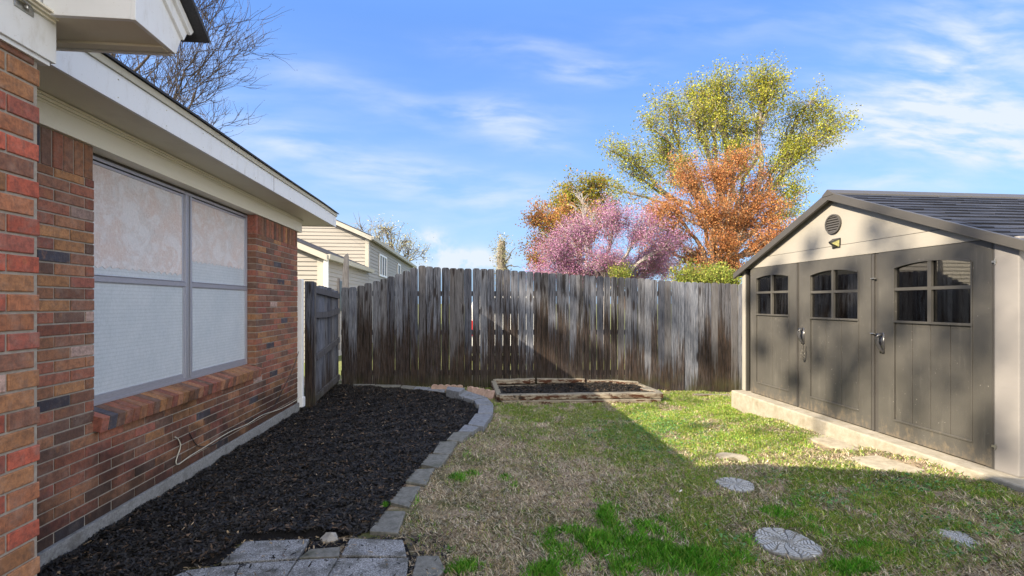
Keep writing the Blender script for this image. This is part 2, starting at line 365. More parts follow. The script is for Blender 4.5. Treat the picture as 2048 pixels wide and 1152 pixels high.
M_SHEDL = material('shed_wall_plastic', lambda t, pos, p: (t.mix(t.noise(pos, 3), (.185, .175, .17), (.22, .21, .20)), t.bump(t.noise(t.scale(pos, (3, 3, 30)), 2, 4, .6), .2, .004)), .5, .4)
M_DARKIN = material('shed_inside', lambda t, pos, p: (t.mix(t.noise(t.scale(pos, (1, 10, 1)), 3), (.03, .03, .025), (.09, .085, .07)),), .8, .2)
M_BLACK = material('black_plastic', lambda t, pos, p: (t.mix(t.noise(pos, 20), (.012, .012, .013), (.03, .03, .032)),), .35, .5)
M_HANDLE = material('handle_plastic', lambda t, pos, p: (t.mix(t.noise(pos, 20), (.03, .03, .033), (.06, .06, .064)),), .25, .6)
M_LENS = material('lamp_lens', lambda t, pos, p: (t.mix(t.voro(pos, 60), (.16, .15, .05), (.30, .28, .10)),), .2, .6)
M_GREENP = material('green_plastic', lambda t, pos, p: (t.mix(t.noise(pos, 20), (.05, .5, .08), (.08, .62, .12)),), .4, .4)
M_REDP = material('red_plastic', lambda t, pos, p: (t.mix(t.noise(pos, 20), (.55, .02, .02), (.7, .05, .03)),), .3, .5)
M_RUBBER = material('rubber', lambda t, pos, p: (t.mix(t.noise(pos, 20), (.015, .015, .015), (.03, .03, .03)),), .8, .2)
M_VAN = material('van_paint', lambda t, pos, p: (t.mix(t.noise(pos, 3), (.78, .78, .76), (.82, .82, .80)),), .25, .5)
def m_step(t, pos, p):
    n = t.noise(pos, 70, 5, .7); v = t.noise(pos, 260, 3, .7); k = t.sep(t.attr('col'))[0]
    hi = t.mix(t.ramp(n, .3, .7), (.27, .28, .28), (.42, .42, .41)); hi = t.mix(t.ramp(v, .55, .7, 0, .5), hi, (.18, .18, .17))
    return t.mix(t.ramp(k, .1, .9), (.17, .16, .14), t.mix(t.ramp(t.noise(pos, 9, 5, .7), .48, .68, 0, .7), hi, (.16, .15, .12))), t.bump(v, .5, .004)
M_CHAIN = material('chain_steel', lambda t, pos, p: (t.mix(t.noise(pos, 80), (.06, .05, .04), (.2, .19, .17)),), .45, .5, .6)
M_STEPP = material('embossed_stone', m_step, .9, .2)
def m_siding(a, b):
    def f(t, pos, p):
        z = t.sep(pos)[2]
        return t.mix(t.noise(t.scale(pos, (1, 1, 4)), 2, 5, .6), a, b), t.bump(t.noise(t.scale(pos, (3, 3, 40)), 2, 3), .1, .004)
    return material('siding', f, .55, .3)
M_SIDING = m_siding((.30, .28, .255), (.345, .325, .295)); M_TRIM = m_paint((.42, .40, .35), (.4, .36, .28), .2)

# ------------------------------------------------------------------ ground sheets
def sheet(name, xs, ys, zf, mat, parent=None):
    X, Y = np.meshgrid(xs, ys, indexing='ij'); Z = zf(X, Y); nx, ny = len(xs), len(ys)
    me = bpy.data.meshes.new(name)
    idx = np.arange(nx*ny).reshape(nx, ny); Fc = np.stack([idx[:-1, :-1], idx[1:, :-1], idx[1:, 1:], idx[:-1, 1:]], -1).reshape(-1, 4)
    me.from_pydata(np.stack([X, Y, Z], -1).reshape(-1, 3).tolist(), [], Fc.tolist()); me.materials.append(mat)
    me.polygons.foreach_set('use_smooth', [True]*len(me.polygons)); return link(name, me, parent)
def bumps(X, Y, a=.006):
    return a*(np.sin(X*9+Y*3)+np.sin(X*-5+Y*11+1)+np.sin(X*17+Y*-13)*.6)
xs = np.concatenate([[-400, -150, -60, -30, -15, -9], np.arange(-6, 9, .12), [10, 14, 25, 60, 150, 400]])
ys = np.concatenate([[-60, -25, -12], np.arange(-6, 12, .12), [14, 18, 25, 40, 80, 200, 700]])
lawn = sheet('lawn', xs, ys, lambda X, Y: gz(X, Y)+bumps(X, Y), M_LAWN); tag(lawn, kind='structure')
# mulch bed outline: along the house, to the curved stone edging
EDGE_IN = [(739,1062),(777,1003),(811,963),(841,928),(865,905),(893,879),(916,863),(934,847),(956,826),(954,808),(945,797),(915,788),(890,783),(850,778),(800,773),(745,770),(700,771)]
inner = [ground(u, v) for u, v in EDGE_IN]
inner_y = np.array([p.y for p in inner]); 
def bed_x(y):  # right limit of the mulch at depth y
    P = [(p.y, p.x) for p in inner[:10]]; P.sort(); a = np.array(P)
    return np.interp(y, a[:, 0], a[:, 1])
bx0 = -2.3
PVP = np.array([tuple(ground(u, v))[:2] for u, v in ((300,1190),(345,1150),(374,1139),(441,1124),(490,1081),(619,1075),(700,1074),(740,1074),(740,1190))])
def in_pv(x, y):
    x = np.asarray(x); y = np.asarray(y); c = np.zeros(x.shape, bool); n = len(PVP)
    for i in range(n):
        x0, y0 = PVP[i]; x1, y1 = PVP[(i+1) % n]; k = ((y0 > y) != (y1 > y)) & (x < (x1-x0)*(y-y0)/(y1-y0+1e-12)+x0); c ^= k
    return c
NEARY = inner[0].y; 
rows = np.concatenate([np.arange(1.2, 8.0, .06)]); 
def bed_right(y):
    if y < NEARY: return float(bed_x(NEARY))-.02 - (NEARY-y)*.55
    far = inner[9].y
    if y < far: return float(bed_x(y))+.03
    k = (y-far)/(7.95-far); return float(bed_x(far))*(1-k**2.0) + (-2.2)*k**2.0 if k < 1 else -2.25
mv = []; mf = []; NC = 44
for i, y in enumerate(rows):
    xr = bed_right(y)
    for j in range(NC+1):
        x = bx0+(xr-bx0)*j/NC; e = min(1, (NC-j)/4)
        mv.append((x, y, g1(x, y)+.012+.03*e+float(bumps(np.array(x*1.7), np.array(y*1.7), .006))+random.uniform(-.004, .004)-.05*float(in_pv(x, y))))
for i in range(len(rows)-1):
    for j in range(NC): a = i*(NC+1)+j; mf.append((a, a+1, a+NC+2, a+NC+1))
me = bpy.data.meshes.new('mulch_bed'); me.from_pydata(mv, [], mf); me.materials.append(M_SOIL); me.polygons.foreach_set('use_smooth', [True]*len(me.polygons))
bed = link('mulch_bed', me); tag(bed, kind='structure')

# mulch chips (stuff)
def scatter_chips(pts, rng, lo=.006, hi=.026, brown=.09):
    n = len(pts); L = rng.uniform(lo, hi, n); Wd = L*rng.uniform(.12, .38, n); ang = rng.uniform(0, 2*math.pi, n); tilt = rng.normal(0, .35, n); roll = rng.normal(0, .5, n)
    d = np.stack([np.cos(ang)*np.cos(tilt), np.sin(ang)*np.cos(tilt), np.sin(tilt)], 1)*L[:, None]
    s = np.stack([-np.sin(ang)*np.cos(roll), np.cos(ang)*np.cos(roll), np.sin(roll)], 1)*Wd[:, None]
    V = np.stack([pts-d-s*.5, pts-d*.1-s, pts+d-s*.3, pts+d*.8+s*.6, pts-d*.7+s], 1)
    big = rng.random(n) < .035; d[big] *= 2.0; s[big] *= 1.6
    c = rng.uniform(.005, .030, n)[:, None]*np.array([[1.0, .90, .82]])
    k = rng.random(n); c[k < brown] = np.array([.10, .065, .04])*rng.uniform(.4, 1.3, (int((k < brown).sum()), 1))
    c[k > .996] = np.array([.32, .24, .15]); c[big] = c[big]*1.6+.008
    return V, c
N = 170000; yy = 1.2+(7.9-1.2)*RNG.random(N)**1.5; br = np.array([bed_right(y) for y in np.linspace(1.2, 8, 300)]); xr = np.interp(yy, np.linspace(1.2, 8, 300), br)
xx = bx0+.02+(xr-bx0-.02)*RNG.random(N)
zz = gz(xx, yy)+.012+.03*np.minimum(1, (xr-xx)/((xr-bx0)*4/NC+1e-6))+bumps(xx*1.7, yy*1.7, .006)+RNG.uniform(.0, .016, N)
k_ = ~in_pv(xx, yy) | (RNG.random(N) < .004); xx, yy, zz = xx[k_], yy[k_], zz[k_]
V, c = scatter_chips(np.stack([xx, yy, zz], 1), RNG); o = np_mesh('mulch_chips', V, 5, M_CHIP, None, c)
tag(o, 'black shredded wood mulch filling the bed beside the brick house', 'mulch', kind='stuff')

# ------------------------------------------------------------------ brick house
HX = -2.28; WX = -1.55
FTOP = -1.33; BTOP = .952
house = thing('brick_house', (HX, 4.0, -1.47), 'red and brown brick house with white eaves and one wide double window', 'house')
PAL = [((.29, .11, .068), 26), ((.31, .145, .078), 22), ((.23, .11, .07), 18), ((.16, .09, .065), 12), ((.37, .18, .08), 10), ((.28, .10, .07), 10), ((.06, .06, .075), 3), ((.42, .29, .24), 2)]
PALN = [((.40, .10, .06), 38), ((.35, .14, .07), 18), ((.24, .11, .07), 10), ((.34, .16, .075), 12), ((.32, .10, .07), 18), ((.48, .32, .26), 5), ((.13, .06, .045), 5)]
def pick(pal):
    t = random.uniform(0, sum(w for _, w in pal))
    for c, w in pal:
        t -= w
        if t <= 0: break
    k = random.uniform(.85, 1.5); return tuple(v*k for v in c)
def brick(mb, x0, x1, y0, y1, z0, z1, col, ch=.0025):
    """box whose +x face is chamfered; also chamfers the y ends"""
    j = random.uniform(-.0015, .002); x1 += j
    pts = [(x0, y0, z0), (x0, y1, z0), (x0, y1, z1), (x0, y0, z1),
           (x1-ch, y0, z0), (x1-ch, y1, z0), (x1-ch, y1, z1), (x1-ch, y0, z1)]
    r = lambda: random.uniform(.6, 1.9)*ch
    pts += [(x1, y0+r(), z0+r()), (x1, y1-r(), z0+r()), (x1, y1-r(), z1-r()), (x1, y0+r(), z1-r())]
    mb.add(pts, [(0,1,2,3),(0,4,5,1),(1,5,6,2),(2,6,7,3),(3,7,4,0),(4,8,9,5),(5,9,10,6),(6,10,11,7),(7,11,8,4),(8,11,10,9)], col)
CH, BL = .0677, .2032; MJ = .0095
def brick_wall(X, y0, y1, z0, z1, hole, pal, phase=0., soldier=None, depth=.1):
    mb = MB(); r = 0; z = z0
    top = soldier[0] if soldier else z1
    while z < top-.02:
        zt = min(z+CH-MJ, top-MJ*.3); y = y0-BL+(BL/2 if r % 2 else 0)+phase
        while y < y1:
            segs = [(max(y, y0), min(y+BL-MJ, y1))]
            if hole and zt > hole[2] and z < hole[3]:
                out = []
                for a, b in segs:
                    if a < hole[0]: out.append((a, min(b, hole[0])))
                    if b > hole[1]: out.append((max(a, hole[1]), b))
                segs = out
            for a, b in segs:
                if b-a > .018: brick(mb, X-depth, X, a, b, z+random.uniform(-.001, .001), zt, pick(pal))
            y += BL
        z += CH; r += 1
    if soldier:
        y = y0
        for sa, sb in (((y0, hole[0]), (hole[1], y1)) if hole else ((y0, y1),)):
            nb_ = max(1, round((sb-sa)/CH))
            for q in range(nb_): brick(mb, X-depth, X, sa+(sb-sa)*q/nb_, sa+(sb-sa)*(q+1)/nb_-MJ, soldier[0], soldier[1], pick(pal))
    return mb
WY0, WY1, WZ0, WZ1 = 3.01, 5.13, -.70, .952
HOLE = (WY0, WY1, WZ0, 2.0); END = 6.32
mb = brick_wall(HX, 1.7, END, FTOP, BTOP, HOLE, PAL, .03, soldier=(BTOP-.203, BTOP-.004))
wall = mb.build('brick_wall', M_BRICK, house, colors=True)
m = MB()
for a, b, c, d in ((1.65, WY0-.0035, FTOP, BTOP+.1), (WY1+.0035, END-.004, FTOP, BTOP+.1), (WY0-.0035, WY1+.0035, FTOP, WZ0-.0035)): m.box(HX-.11, HX-.0065, a, b, c, d)
m.build('mortar', M_MORTAR, wall)
# end return (faces the fence) and body of the house behind
m = MB(); m.box(HX-8.5, HX-.7, 1.6, END-.012, -1.6, .95); m.box(HX-.7, HX-.112, 1.6, 2.7, -1.6, .95); m.box(HX-.7, HX-.112, 5.4, END-.012, -1.6, .95); m.box(HX-.699, HX-.113, 2.7, 5.4, -1.6, -.8); m.build('house_body', M_MORTAR, house)
m = MB(); m.box(HX-.3, HX+.022, 1.6, END+.012, -1.75, FTOP); m.build('foundation', M_FOUND, house, bevel=.006)
# near wing wall
mb = brick_wall(WX, -5.0, 1.805, -1.45, .895, None, PALN, .088)
ww = mb.build('brick_wall', M_BRICKW, house, colors=True)
m = MB(); m.box(WX-.11, WX-.0065, -5.0, 1.801, -1.6, 1.0); m.build('mortar', M_MORTAR, ww)
m = MB(); m.box(WX-8.8, WX-.112, -5.0, 1.79, -1.7, 1.0); m.prism([(WX-.12, 1.79, 1.0), (WX-.12, -5.0, 1.0), (WX-.12, -1.6, 3.62)], (-8, 0, 0)); m.build('wing_body', M_CREAM, house)
# brick sill
sill = MB(); y = WY0-.01; k = 0
while y < WY1+.03:
    y1 = min(y+.0677-.009, WY1+.045); cc = pick(PAL)
    poly = [(HX-.10, y, -.652), (HX+.055, y, -.705), (HX+.040, y, -.795), (HX-.10, y, -.75)]
    sill.prism(poly, (0, y1-y, 0), cc); y += .0677
so = sill.build('window_sill', M_BRICK, house, bevel=.003, segs=1, colors=True)
m = MB(); m.prism([(HX-.10, WY0-.005, -.657), (HX+.047, WY0-.005, -.708), (HX+.034, WY0-.005, -.788), (HX-.10, WY0-.005, -.79)], (0, WY1-WY0+.03, 0)); m.build('mortar', M_MORTAR, so)
# window
XF = -2.367
win = MB()
def fr(mb, y0, y1, z0, z1, w, x0, x1, wb=None):
    wb = wb or w
    mb.box(x0, x1, y0, y0+w, z0, z1); mb.box(x0, x1, y1-w, y1, z0, z1); mb.box(x0+.001, x1-.001, y0+w, y1-w, z0, z0+wb); mb.box(x0+.001, x1-.001, y0+w, y1-w, z1-w, z1)
fr(win, WY0+.002, WY1-.002, -.655, .935, .022, XF-.03, XF)
for a, w_, e in ((4.052, .020, .006), (4.082, .008, .0), (4.098, .008, .0), (4.116, .022, .006)): win.box(XF-.03, XF+e, a, a+w_, -.633, .913)
wf = win.build('window', M_ALU, house, bevel=.003)
m = MB(); m.box(XF-.031, XF-.012, 4.06, 4.13, -.633, .913); m.box(XF-.03, XF-.006, WY0+.02, WY1-.02, .913, .934); m.build('seal', M_ALUD, wf)
sash = MB()
for a, b in ((WY0+.024, 4.052), (4.138, WY1-.024)):
    fr(sash, a, b, .135, .908, .020, XF-.028, XF-.012, .026)
    fr(sash, a, b, -.633, .150, .018, XF-.018, XF-.002, .045)
    sash.box(XF-.018, XF+.004, a, b, .138, .176); sash.box(XF-.018, XF+.010, a, b, .176, .182)
sa = sash.build('sash', M_ALU, wf, bevel=.002)
for a, b in ((WY0+.044, 4.032), (4.158, WY1-.044)):
    q = MB(); q.box(XF-.022, XF-.019, a, b, .160, .888); q.build('pane', M_GLASS, wf)
    # crinkled sheet with painted tree reflection, stopping a little above the sash rail
    q = MB(); n = 70; pts = [(XF-.0165, a+(b-a)*i/n, (.235 if a < 4.1 else .36)+random.uniform(-.006, .006)+.008*math.sin(i*1.3)) for i in range(n+1)]
    q.prism([(XF-.0165, a, .886)]+pts+[(XF-.0165, b, .886)], (.002, 0, 0)); q.build('painted_reflection', M_PANEREFL, wf)
    q = MB(); q.box(XF-.012, XF-.009, a, b, -.59, .150); q.build('screen_and_blind', M_SCREEN, wf); q = MB(); q.box(XF-.0185, XF-.0170, a, b, .160, .44); q.build('screen_and_blind', M_SCREEN, wf)  # second sheet added below the reflection, its pale colour brightening the dim blind
    q = MB(); z = -.56
    while z < .9:
        q.prism([(XF-.073, a-.01, z+.001), (XF-.064, a-.01, z-.0165), (XF-.062, a-.01, z-.0155), (XF-.071, a-.01, z+.002)], (0, b-a-.04, 0)); z += .0165
    for yy_ in (a+.17, a+(b-a)*.5, b-.17): q.tube([(XF-.064, yy_, .9), (XF-.064, yy_, -.56)], .0012, 4)
    q.box(XF-.088, XF-.062, a-.01, b-.05, -.575, -.562); q.build('blind', M_BLIND, wf)
m = MB(); m.box(XF-.30, XF-.28, WY0-.1, WY1+.1, -.7, .95); m.build('room_back', M_DARKIN, wf)
m = MB(); m.box(XF-.27, XF-.032, WY0-.05, WY1+.05, -.72, -.658); m.build('inner_sill', M_WHITE, wf)
# frieze, soffit, fascia, roof of the main part
SZ = 1.115; XE = -1.93; EY = 6.85
m = MB(); m.box(HX-.09, HX+.022, 1.6, END+.10, BTOP, SZ-.002)
m.box(HX+.022, HX+.034, 1.6, END+.08, SZ-.030, SZ-.002); m.box(HX+.034, HX+.050, 1.6, END+.08, SZ-.016, SZ-.003); m.box(HX+.0222, HX+.027, 1.6, END+.08, SZ-.045, SZ-.034)
m.build('frieze_board', M_CREAM, house, bevel=.002)
m = MB(); m.box(HX-.12, HX-.09, WY0-.3, WY1+.3, .93, SZ-.004); m.build('window_head', M_ALUD, house)
m = MB(); m.box(HX-.2, XE-.021, 1.6, EY-.02, SZ, SZ+.015); m.build('soffit', M_SOFFIT, house)
m = MB(); n = 24
def sag(y): return -.012*max(0, (y-6.0))**1.5-.004*math.sin(y*1.7)
pv = []
for i in range(n):
    y0 = 1.6+(EY-1.6)*i/n; y1 = 1.6+(EY-1.6)*(i+1)/n
    m.add([(XE-.02, y0, SZ-.008), (XE, y0, SZ-.008), (XE, y0, 1.262+sag(y0)), (XE-.02, y0, 1.262+sag(y0)), (XE-.02, y1, SZ-.008), (XE, y1, SZ-.008), (XE, y1, 1.262+sag(y1)), (XE-.02, y1, 1.262+sag(y1))],
          [(0,1,5,4),(1,2,6,5),(2,3,7,6),(3,0,4,7)]+([(0,3,2,1)] if i == 0 else [])+([(4,5,6,7)] if i == n-1 else []))
m.box(HX-5, XE-.021, EY-.02, EY, SZ-.006, 1.25)
fa = m.build('fascia', M_WHITE, house)
for y_ in np.arange(2.3, 6.8, .405):
    for z_ in (1.135, 1.235): m = MB(); m.tube([(XE-.001, y_+random.uniform(-.01, .01), z_), (XE+.0016, y_, z_)], .0032, 8); m.build('nail', M_DRIP, fa)
for y_ in (4.72,): m = MB(); m.box(XE-.01, XE+.0012, y_, y_+.0035, SZ-.006, 1.258); m.build('board_joint', M_ALUD, fa)
m = MB()
for i in range(n):
    y0 = 1.6+(EY+.01-1.6)*i/n; y1 = 1.6+(EY+.01-1.6)*(i+1)/n; a, b = sag(y0), sag(y1)
    m.add([(XE-.02, y0, 1.264+a), (XE+.012, y0, 1.264+a), (XE+.018, y0, 1.300+a), (XE-.02, y0, 1.310+a), (XE-.02, y1, 1.264+b), (XE+.012, y1, 1.264+b), (XE+.018, y1, 1.300+b), (XE-.02, y1, 1.310+b)],
          [(0,1,5,4),(1,2,6,5),(2,3,7,6),(3,0,4,7)]+([(0,3,2,1)] if i == 0 else [])+([(4,5,6,7)] if i == n-1 else []))
m.build('drip_edge', M_DRIP, house)
m = MB()
PM = .40
for i in range(n):
    y0 = 1.3+(EY+.03-1.3)*i/n; y1 = 1.3+(EY+.03-1.3)*(i+1)/n; a, b = sag(y0), sag(y1); xe = XE+.035; xr_ = -6.6
    q = [(xe, y0, 1.302+a), (xe, y0, 1.316+a), (xr_, y0, 1.316+(xe-xr_)*PM), (xr_, y0, 1.296+(xe-xr_)*PM)]; q2 = [(xe, y1, 1.302+b), (xe, y1, 1.316+b), (xr_, y1, 1.316+(xe-xr_)*PM), (xr_, y1, 1.296+(xe-xr_)*PM)]
    m.add(q+q2, [(0,1,5,4),(1,2,6,5),(2,3,7,6),(3,0,4,7)]+([(0,3,2,1)] if i == 0 else [])+([(4,5,6,7)] if i == n-1 else []))
m.prism([(-6.6, 1.3, 3.2), (-11.3, 1.3, 1.3), (-11.3, 1.3, 1.33), (-6.6, 1.3, 3.225)], (0, EY+.03-1.3, 0))
roof = m.build('roof', M_SHINGLE, house)
m = MB(); m.prism([(HX-.1, END-.05, .952), (-6.6, END-.05, 2.95), (-10.9, END-.05, .952)], (0, .03, 0)); m.build('gable_wall', M_CREAM, house)
# near wing eave, steep gable facing the yard
EX = -1.217; PW = .78; YR = -1.6
def wz(y): return 1.19+(2.10-y)*PW
m = MB(); m.box(WX-.02, WX+.022, -5, 1.845, .888, 1.075); m.box(WX-.02, WX+.012, -5, 1.83, .872, .888)
m.prism([(WX-.02, 1.845, 1.06), (WX-.02, YR, wz(YR)-.25), (WX-.02, -5, 1.0)], (.035, 0, 0)); m.build('frieze_board', M_WHITE, house, bevel=.002)
m = MB()
for k, dx in enumerate((0, .014, .028)): m.box(WX+.022, WX+.034+dx*.9, -5, 1.83-dx*.3, 1.03+.008*k, 1.0375+.008*k)
m.build('molding', M_CREAM, house)
m = MB(); m.box(-2.6, EX-.018, 1.808, 2.02, 1.044, 1.058); m.box(-2.6, EX-.019, 1.965, 2.004, 1.034, 1.0435); m.build('soffit', M_SOFFIT, house)
m = MB(); m.box(WX+.022, EX-.018, 1.79, 1.808, 1.04, 1.4); m.prism([(EX-.018, 1.79, 1.038), (EX-.018, 2.022, 1.038), (EX-.018, 2.085, 1.185), (EX-.018, YR, wz(YR)-.012), (EX-.018, YR, wz(YR)-.20), (EX-.018, 1.79, wz(1.79)-.20)], (.018, 0, 0))
m.box(-2.6, EX-.019, 2.022, 2.038, 1.036, 1.20)
m.build('fascia', M_WHITE, house, bevel=.002)
m = MB(); m.prism([(EX, 2.055, 1.115), (EX, 2.085, 1.17), (EX, YR, wz(YR)-.025), (EX, YR, wz(YR)-.085)], (.012, 0, 0)); m.prism([(EX+.012, 2.08, 1.152), (EX+.012, 2.10, 1.178), (EX+.012, YR, wz(YR)-.018), (EX+.012, YR, wz(YR)-.048)], (.014, 0, 0)); m.build('rake_trim', M_WHITE, house, bevel=.002)
m = MB(); m.prism([(WX, 1.79, wz(1.79)-.19), (WX, YR, wz(YR)-.19), (WX, YR, wz(YR)-.17), (WX, 1.79, wz(1.79)-.17)], (EX-.02-WX, 0, 0)); m.build('rake_soffit', M_SOFFIT, house)
m = MB(); m.prism([(EX+.07, 2.14, wz(2.14)-.004), (EX+.07, 2.14, wz(2.14)+.018), (EX+.07, YR, wz(YR)+.018), (EX+.07, -5.4, wz(YR)-2.75), (EX+.07, -5.4, wz(YR)-2.78), (EX+.07, YR, wz(YR)-.004)], (-8.5, 0, 0)); m.build('roof', M_SHINGLE, house)
# small metal bracket plate on the wing frieze
c = on_x(48, 10, WX+.024); m = MB(); m.box(WX+.022, WX+.026, c.y-.035, c.y+.035, c.z-.022, c.z+.022); b_ = m.build('bracket', M_METAL, house, bevel=.003)
m = MB(); m.tube([(WX+.035, c.y-.022, c.z+.008), (WX+.042, c.y, c.z), (WX+.035, c.y+.022, c.z-.008)], .004, 8); m.tube([(WX+.034, c.y, c.z+.012), (WX+.034, c.y, c.z-.012)], .004, 8); m.build('bracket_bar', M_METAL, b_)
# white downspout at the far corner
dp = thing('downspout', (HX+.02, 6.36, -1.33), 'white vinyl downspout standing at the far brick corner beside the gate post', 'downspout')
m = MB(); m.box(HX-.035, HX+.055, 6.335, 6.40, -1.27, .32); m.build('pipe', M_VINYL, dp, bevel=.01)
m = MB(); m.box(HX-.03, HX+.065, 6.33, 6.43, -1.40, -1.268); m.build('foot', M_VINYL, dp, bevel=.012)
# cables
def wire(name, pix, X, r, mat, label):
    P = [on_x(u, v, X) for u, v in pix]; Q = []
    for i in range(len(P)-1):
        a, b, c, d = P[max(i-1, 0)], P[i], P[i+1], P[min(i+2, len(P)-1)]
        for k in range(6):
            t = k/6; Q.append(.5*((2*b)+(c-a)*t+(2*a-5*b+4*c-d)*t*t+(3*b-a-3*c+d)*t**3))
    Q.append(P[-1]); m = MB(); m.tube(Q, r, 6); o = m.build(name, mat, smooth=True); tag(o, label, 'cable'); return o
wire('cable', [(350,874),(356,878),(361,892),(355,912),(352,925),(358,928),(380,912),(408,895),(440,875),(465,861),(495,848),(525,830),(560,818),(590,802),(604,790)], HX+.012, .0042, M_DRIP, 'white cable clipped low along the brick wall, one end sticking out')
wire('cable', [(616,640),(606,672),(597,705),(583,745),(565,780),(548,812),(520,832),(495,842),(470,856),(430,888),(402,893),(390,886),(378,865)], HX+.010, .0032, M_BLACK, 'thin black cable drooping down the brick wall from the fence corner')

# ------------------------------------------------------------------ fences
TOPS = [(690,575),(709,573.6),(727,570),(743,565),(758,560.6),(774,555),(790,550),(806,545),(821,539.6),(836,533),(838,531),(853,532),(885,534.7),(900,536),(963,537.5),(1008,539),(1053,543),(1118,547),(1188,552),(1294,557.7),(1355,563),(1477,568),(1600,573)]
FA = Vector((-2.2, 8.05, 0)); FB = Vector((5.2, 7.45, 0)); fdir = (FB-FA).normalized(); fnrm = Vector((fdir.y, -fdir.x, 0))
def fpt(u):
    r = ray(u, 606); A = r.x*fdir.y-r.y*fdir.x; s = (FA.x*fdir.y-FA.y*fdir.x)/A; return r*s, s
us = np.linspace(640, 1640, 300); fl = []
for u in us:
    P, s = fpt(u); L = (P-FA).dot(fdir); fl.append((L, (HOR-np.interp(u, [a for a, b in TOPS], [b for a, b in TOPS]))*s/F))
fl = np.array(fl)
fence = thing('picket_fence', (1.2, 7.75, g1(1.2, 7.75)), 'tall weathered grey picket fence with dark rot stains across the back of the yard', 'fence')
m = MB(); L = .03; total = (FB-FA).length; k = 0
def picket(m, base, d, n, w, z0, z1, col, lean, th=.016, ear=.03):
    e = min(ear, w*.32); pr = [(-w/2, z0), (w/2, z0), (w/2, z1-e), (w/2-e*.35, z1-e*.3), (w/2-e, z1), (-w/2+e, z1), (-w/2+e*.35, z1-e*.3), (-w/2, z1-e)]
    m.prism([base+d*(a+lean*(b-z0))+Vector((0, 0, b)) for a, b in pr], n*-th, col)
while L < total:
    u_k = L/total; w = (.128 if u_k < .5 else .112)+random.uniform(-.004, .006)
    zt = float(np.interp(L+w/2, fl[:, 0], fl[:, 1]))+random.uniform(-.006, .006); P = FA+fdir*(L+w/2)
    z0 = g1(P.x, P.y)-.02+random.uniform(0, .02)
    picket(m, P+fnrm*random.uniform(0, .011), fdir, -fnrm, w, z0, zt, (random.random(), random.random()**(.55 if u_k < .62 else 1.7), random.random()), random.uniform(-.004, .004))
    if .22 < u_k < .66: gap = random.choice([.002, .003, .004, .004, .006, .009])
    else: gap = random.choice([.002, .003, .004, .005])
    L += w+gap
m.build('picket_panel', M_FENCE, fence, bevel=.002, segs=1, colors=True)
for hz in (-1.25, -.55, .12):
    m = MB(); m.box(0, total, -.075, -.037, hz, hz+.085, (.5, .2, .3), M=Matrix.Translation(FA)@Matrix.Rotation(math.atan2(fdir.y, fdir.x), 4, 'Z')@Matrix.Scale(-1, 4, (0, 1, 0)))
    m.build('rail', M_FENCE, fence, colors=True)
for L in (.3, 2.7, 5.1, 7.2):
    P = FA+fdir*L-fnrm*.13; m = MB(); m.box(P.x-.045, P.x+.045, P.y-.045, P.y+.045, g1(P.x, P.y)-.3, .15, (.5, .2, .3)); m.build('post', M_FENCE, fence, colors=True)
# side panel (seen from its rail side)
GX = -2.17
gate = thing('fence_panel', (GX, 7.2, g1(GX, 7.2)), 'short mossy fence panel with bare rails between the brick corner and the back fence', 'fence')
m = MB(); y = 6.56
while y < 7.86:
    w = .125+random.uniform(-.01, .012); k = (y-6.5)/1.4; zt = .275-.06*k+random.uniform(-.02, .012)
    P = Vector((GX-.03-random.uniform(0, .004), y+w/2, 0)); picket(m, P, Vector((0, 1, 0)), Vector((1, 0, 0)), w, g1(P.x, P.y)+.02+.05*k, zt, (random.random(), .1+random.random()*.35, random.random()), random.uniform(-.01, .01)); y += w+random.choice([.002, .004])
m.build('picket_panel', M_FENCE, gate, bevel=.002, segs=1, colors=True)
for za, zb, dr in ((.19, .115, 0), (-.16, -.13, -.03), (-.80, -.62, 0), (-1.37, -1.24, 0)):
    m = MB(); n = 8
    for i in range(n):
        a, b = i/n, (i+1)/n; f_ = lambda t: za+(zb-za)*t+dr*math.sin(math.pi*t)
        q = lambda t: [(GX-.027, 6.60+1.28*t, f_(t)-.043), (GX+.012, 6.60+1.28*t, f_(t)-.043), (GX+.012, 6.60+1.28*t, f_(t)+.043), (GX-.027, 6.60+1.28*t, f_(t)+.043)]
        m.add(q(a)+q(b), [(0,1,5,4),(1,2,6,5),(2,3,7,6),(3,0,4,7)]+([(0,3,2,1)] if i == 0 else [])+([(4,5,6,7)] if i == n-1 else []), (.9, .05, .2))
    m.build('rail', M_FENCE, gate, colors=True)
m = MB(); m.box(GX-.07, GX+.03, 6.47, 6.562, -1.75, .30, (.1, .75, .2)); m.box(GX-.005, GX+.045, 6.563, 6.60, -1.5, .29, (.9, .1, .2)); m.build('post', M_FENCE, gate, bevel=.003, segs=1, colors=True)
# leaning board behind the corner
m = MB(); a = at_depth(690, 580, 8.9); b = at_depth(691, 512, 8.9)
m.prism([a+Vector((-.075, 0, -1.2)), a+Vector((.075, 0, -1.2)), a+Vector((.07, 0, 0)), b+Vector((.055, 0, -.0)), b+Vector((.035, 0, .055)), b+Vector((-.03, 0, .0)), a+Vector((-.065, 0, 0))], (0, .03, 0), (.9, .0, .4))
o = m.build('wooden_post', M_FENCE, bevel=.003, colors=True); tag(o, 'weathered wooden post with a split top sticking up behind the fence corner', 'post')
m = MB(); a = at_depth(676, 590, 9.1); b = at_depth(676.5, 556, 9.1); m.prism([a+Vector((-.025, 0, -1.1)), a+Vector((.025, 0, -1.1)), b+Vector((.022, 0, 0)), b+Vector((-.022, 0, 0))], (0, .03, 0), (.9, 0, .1))
o = m.build('wooden_stake', M_FENCE, bevel=.003, colors=True); tag(o, 'narrow pale wooden stake just left of the split-topped post', 'stake')

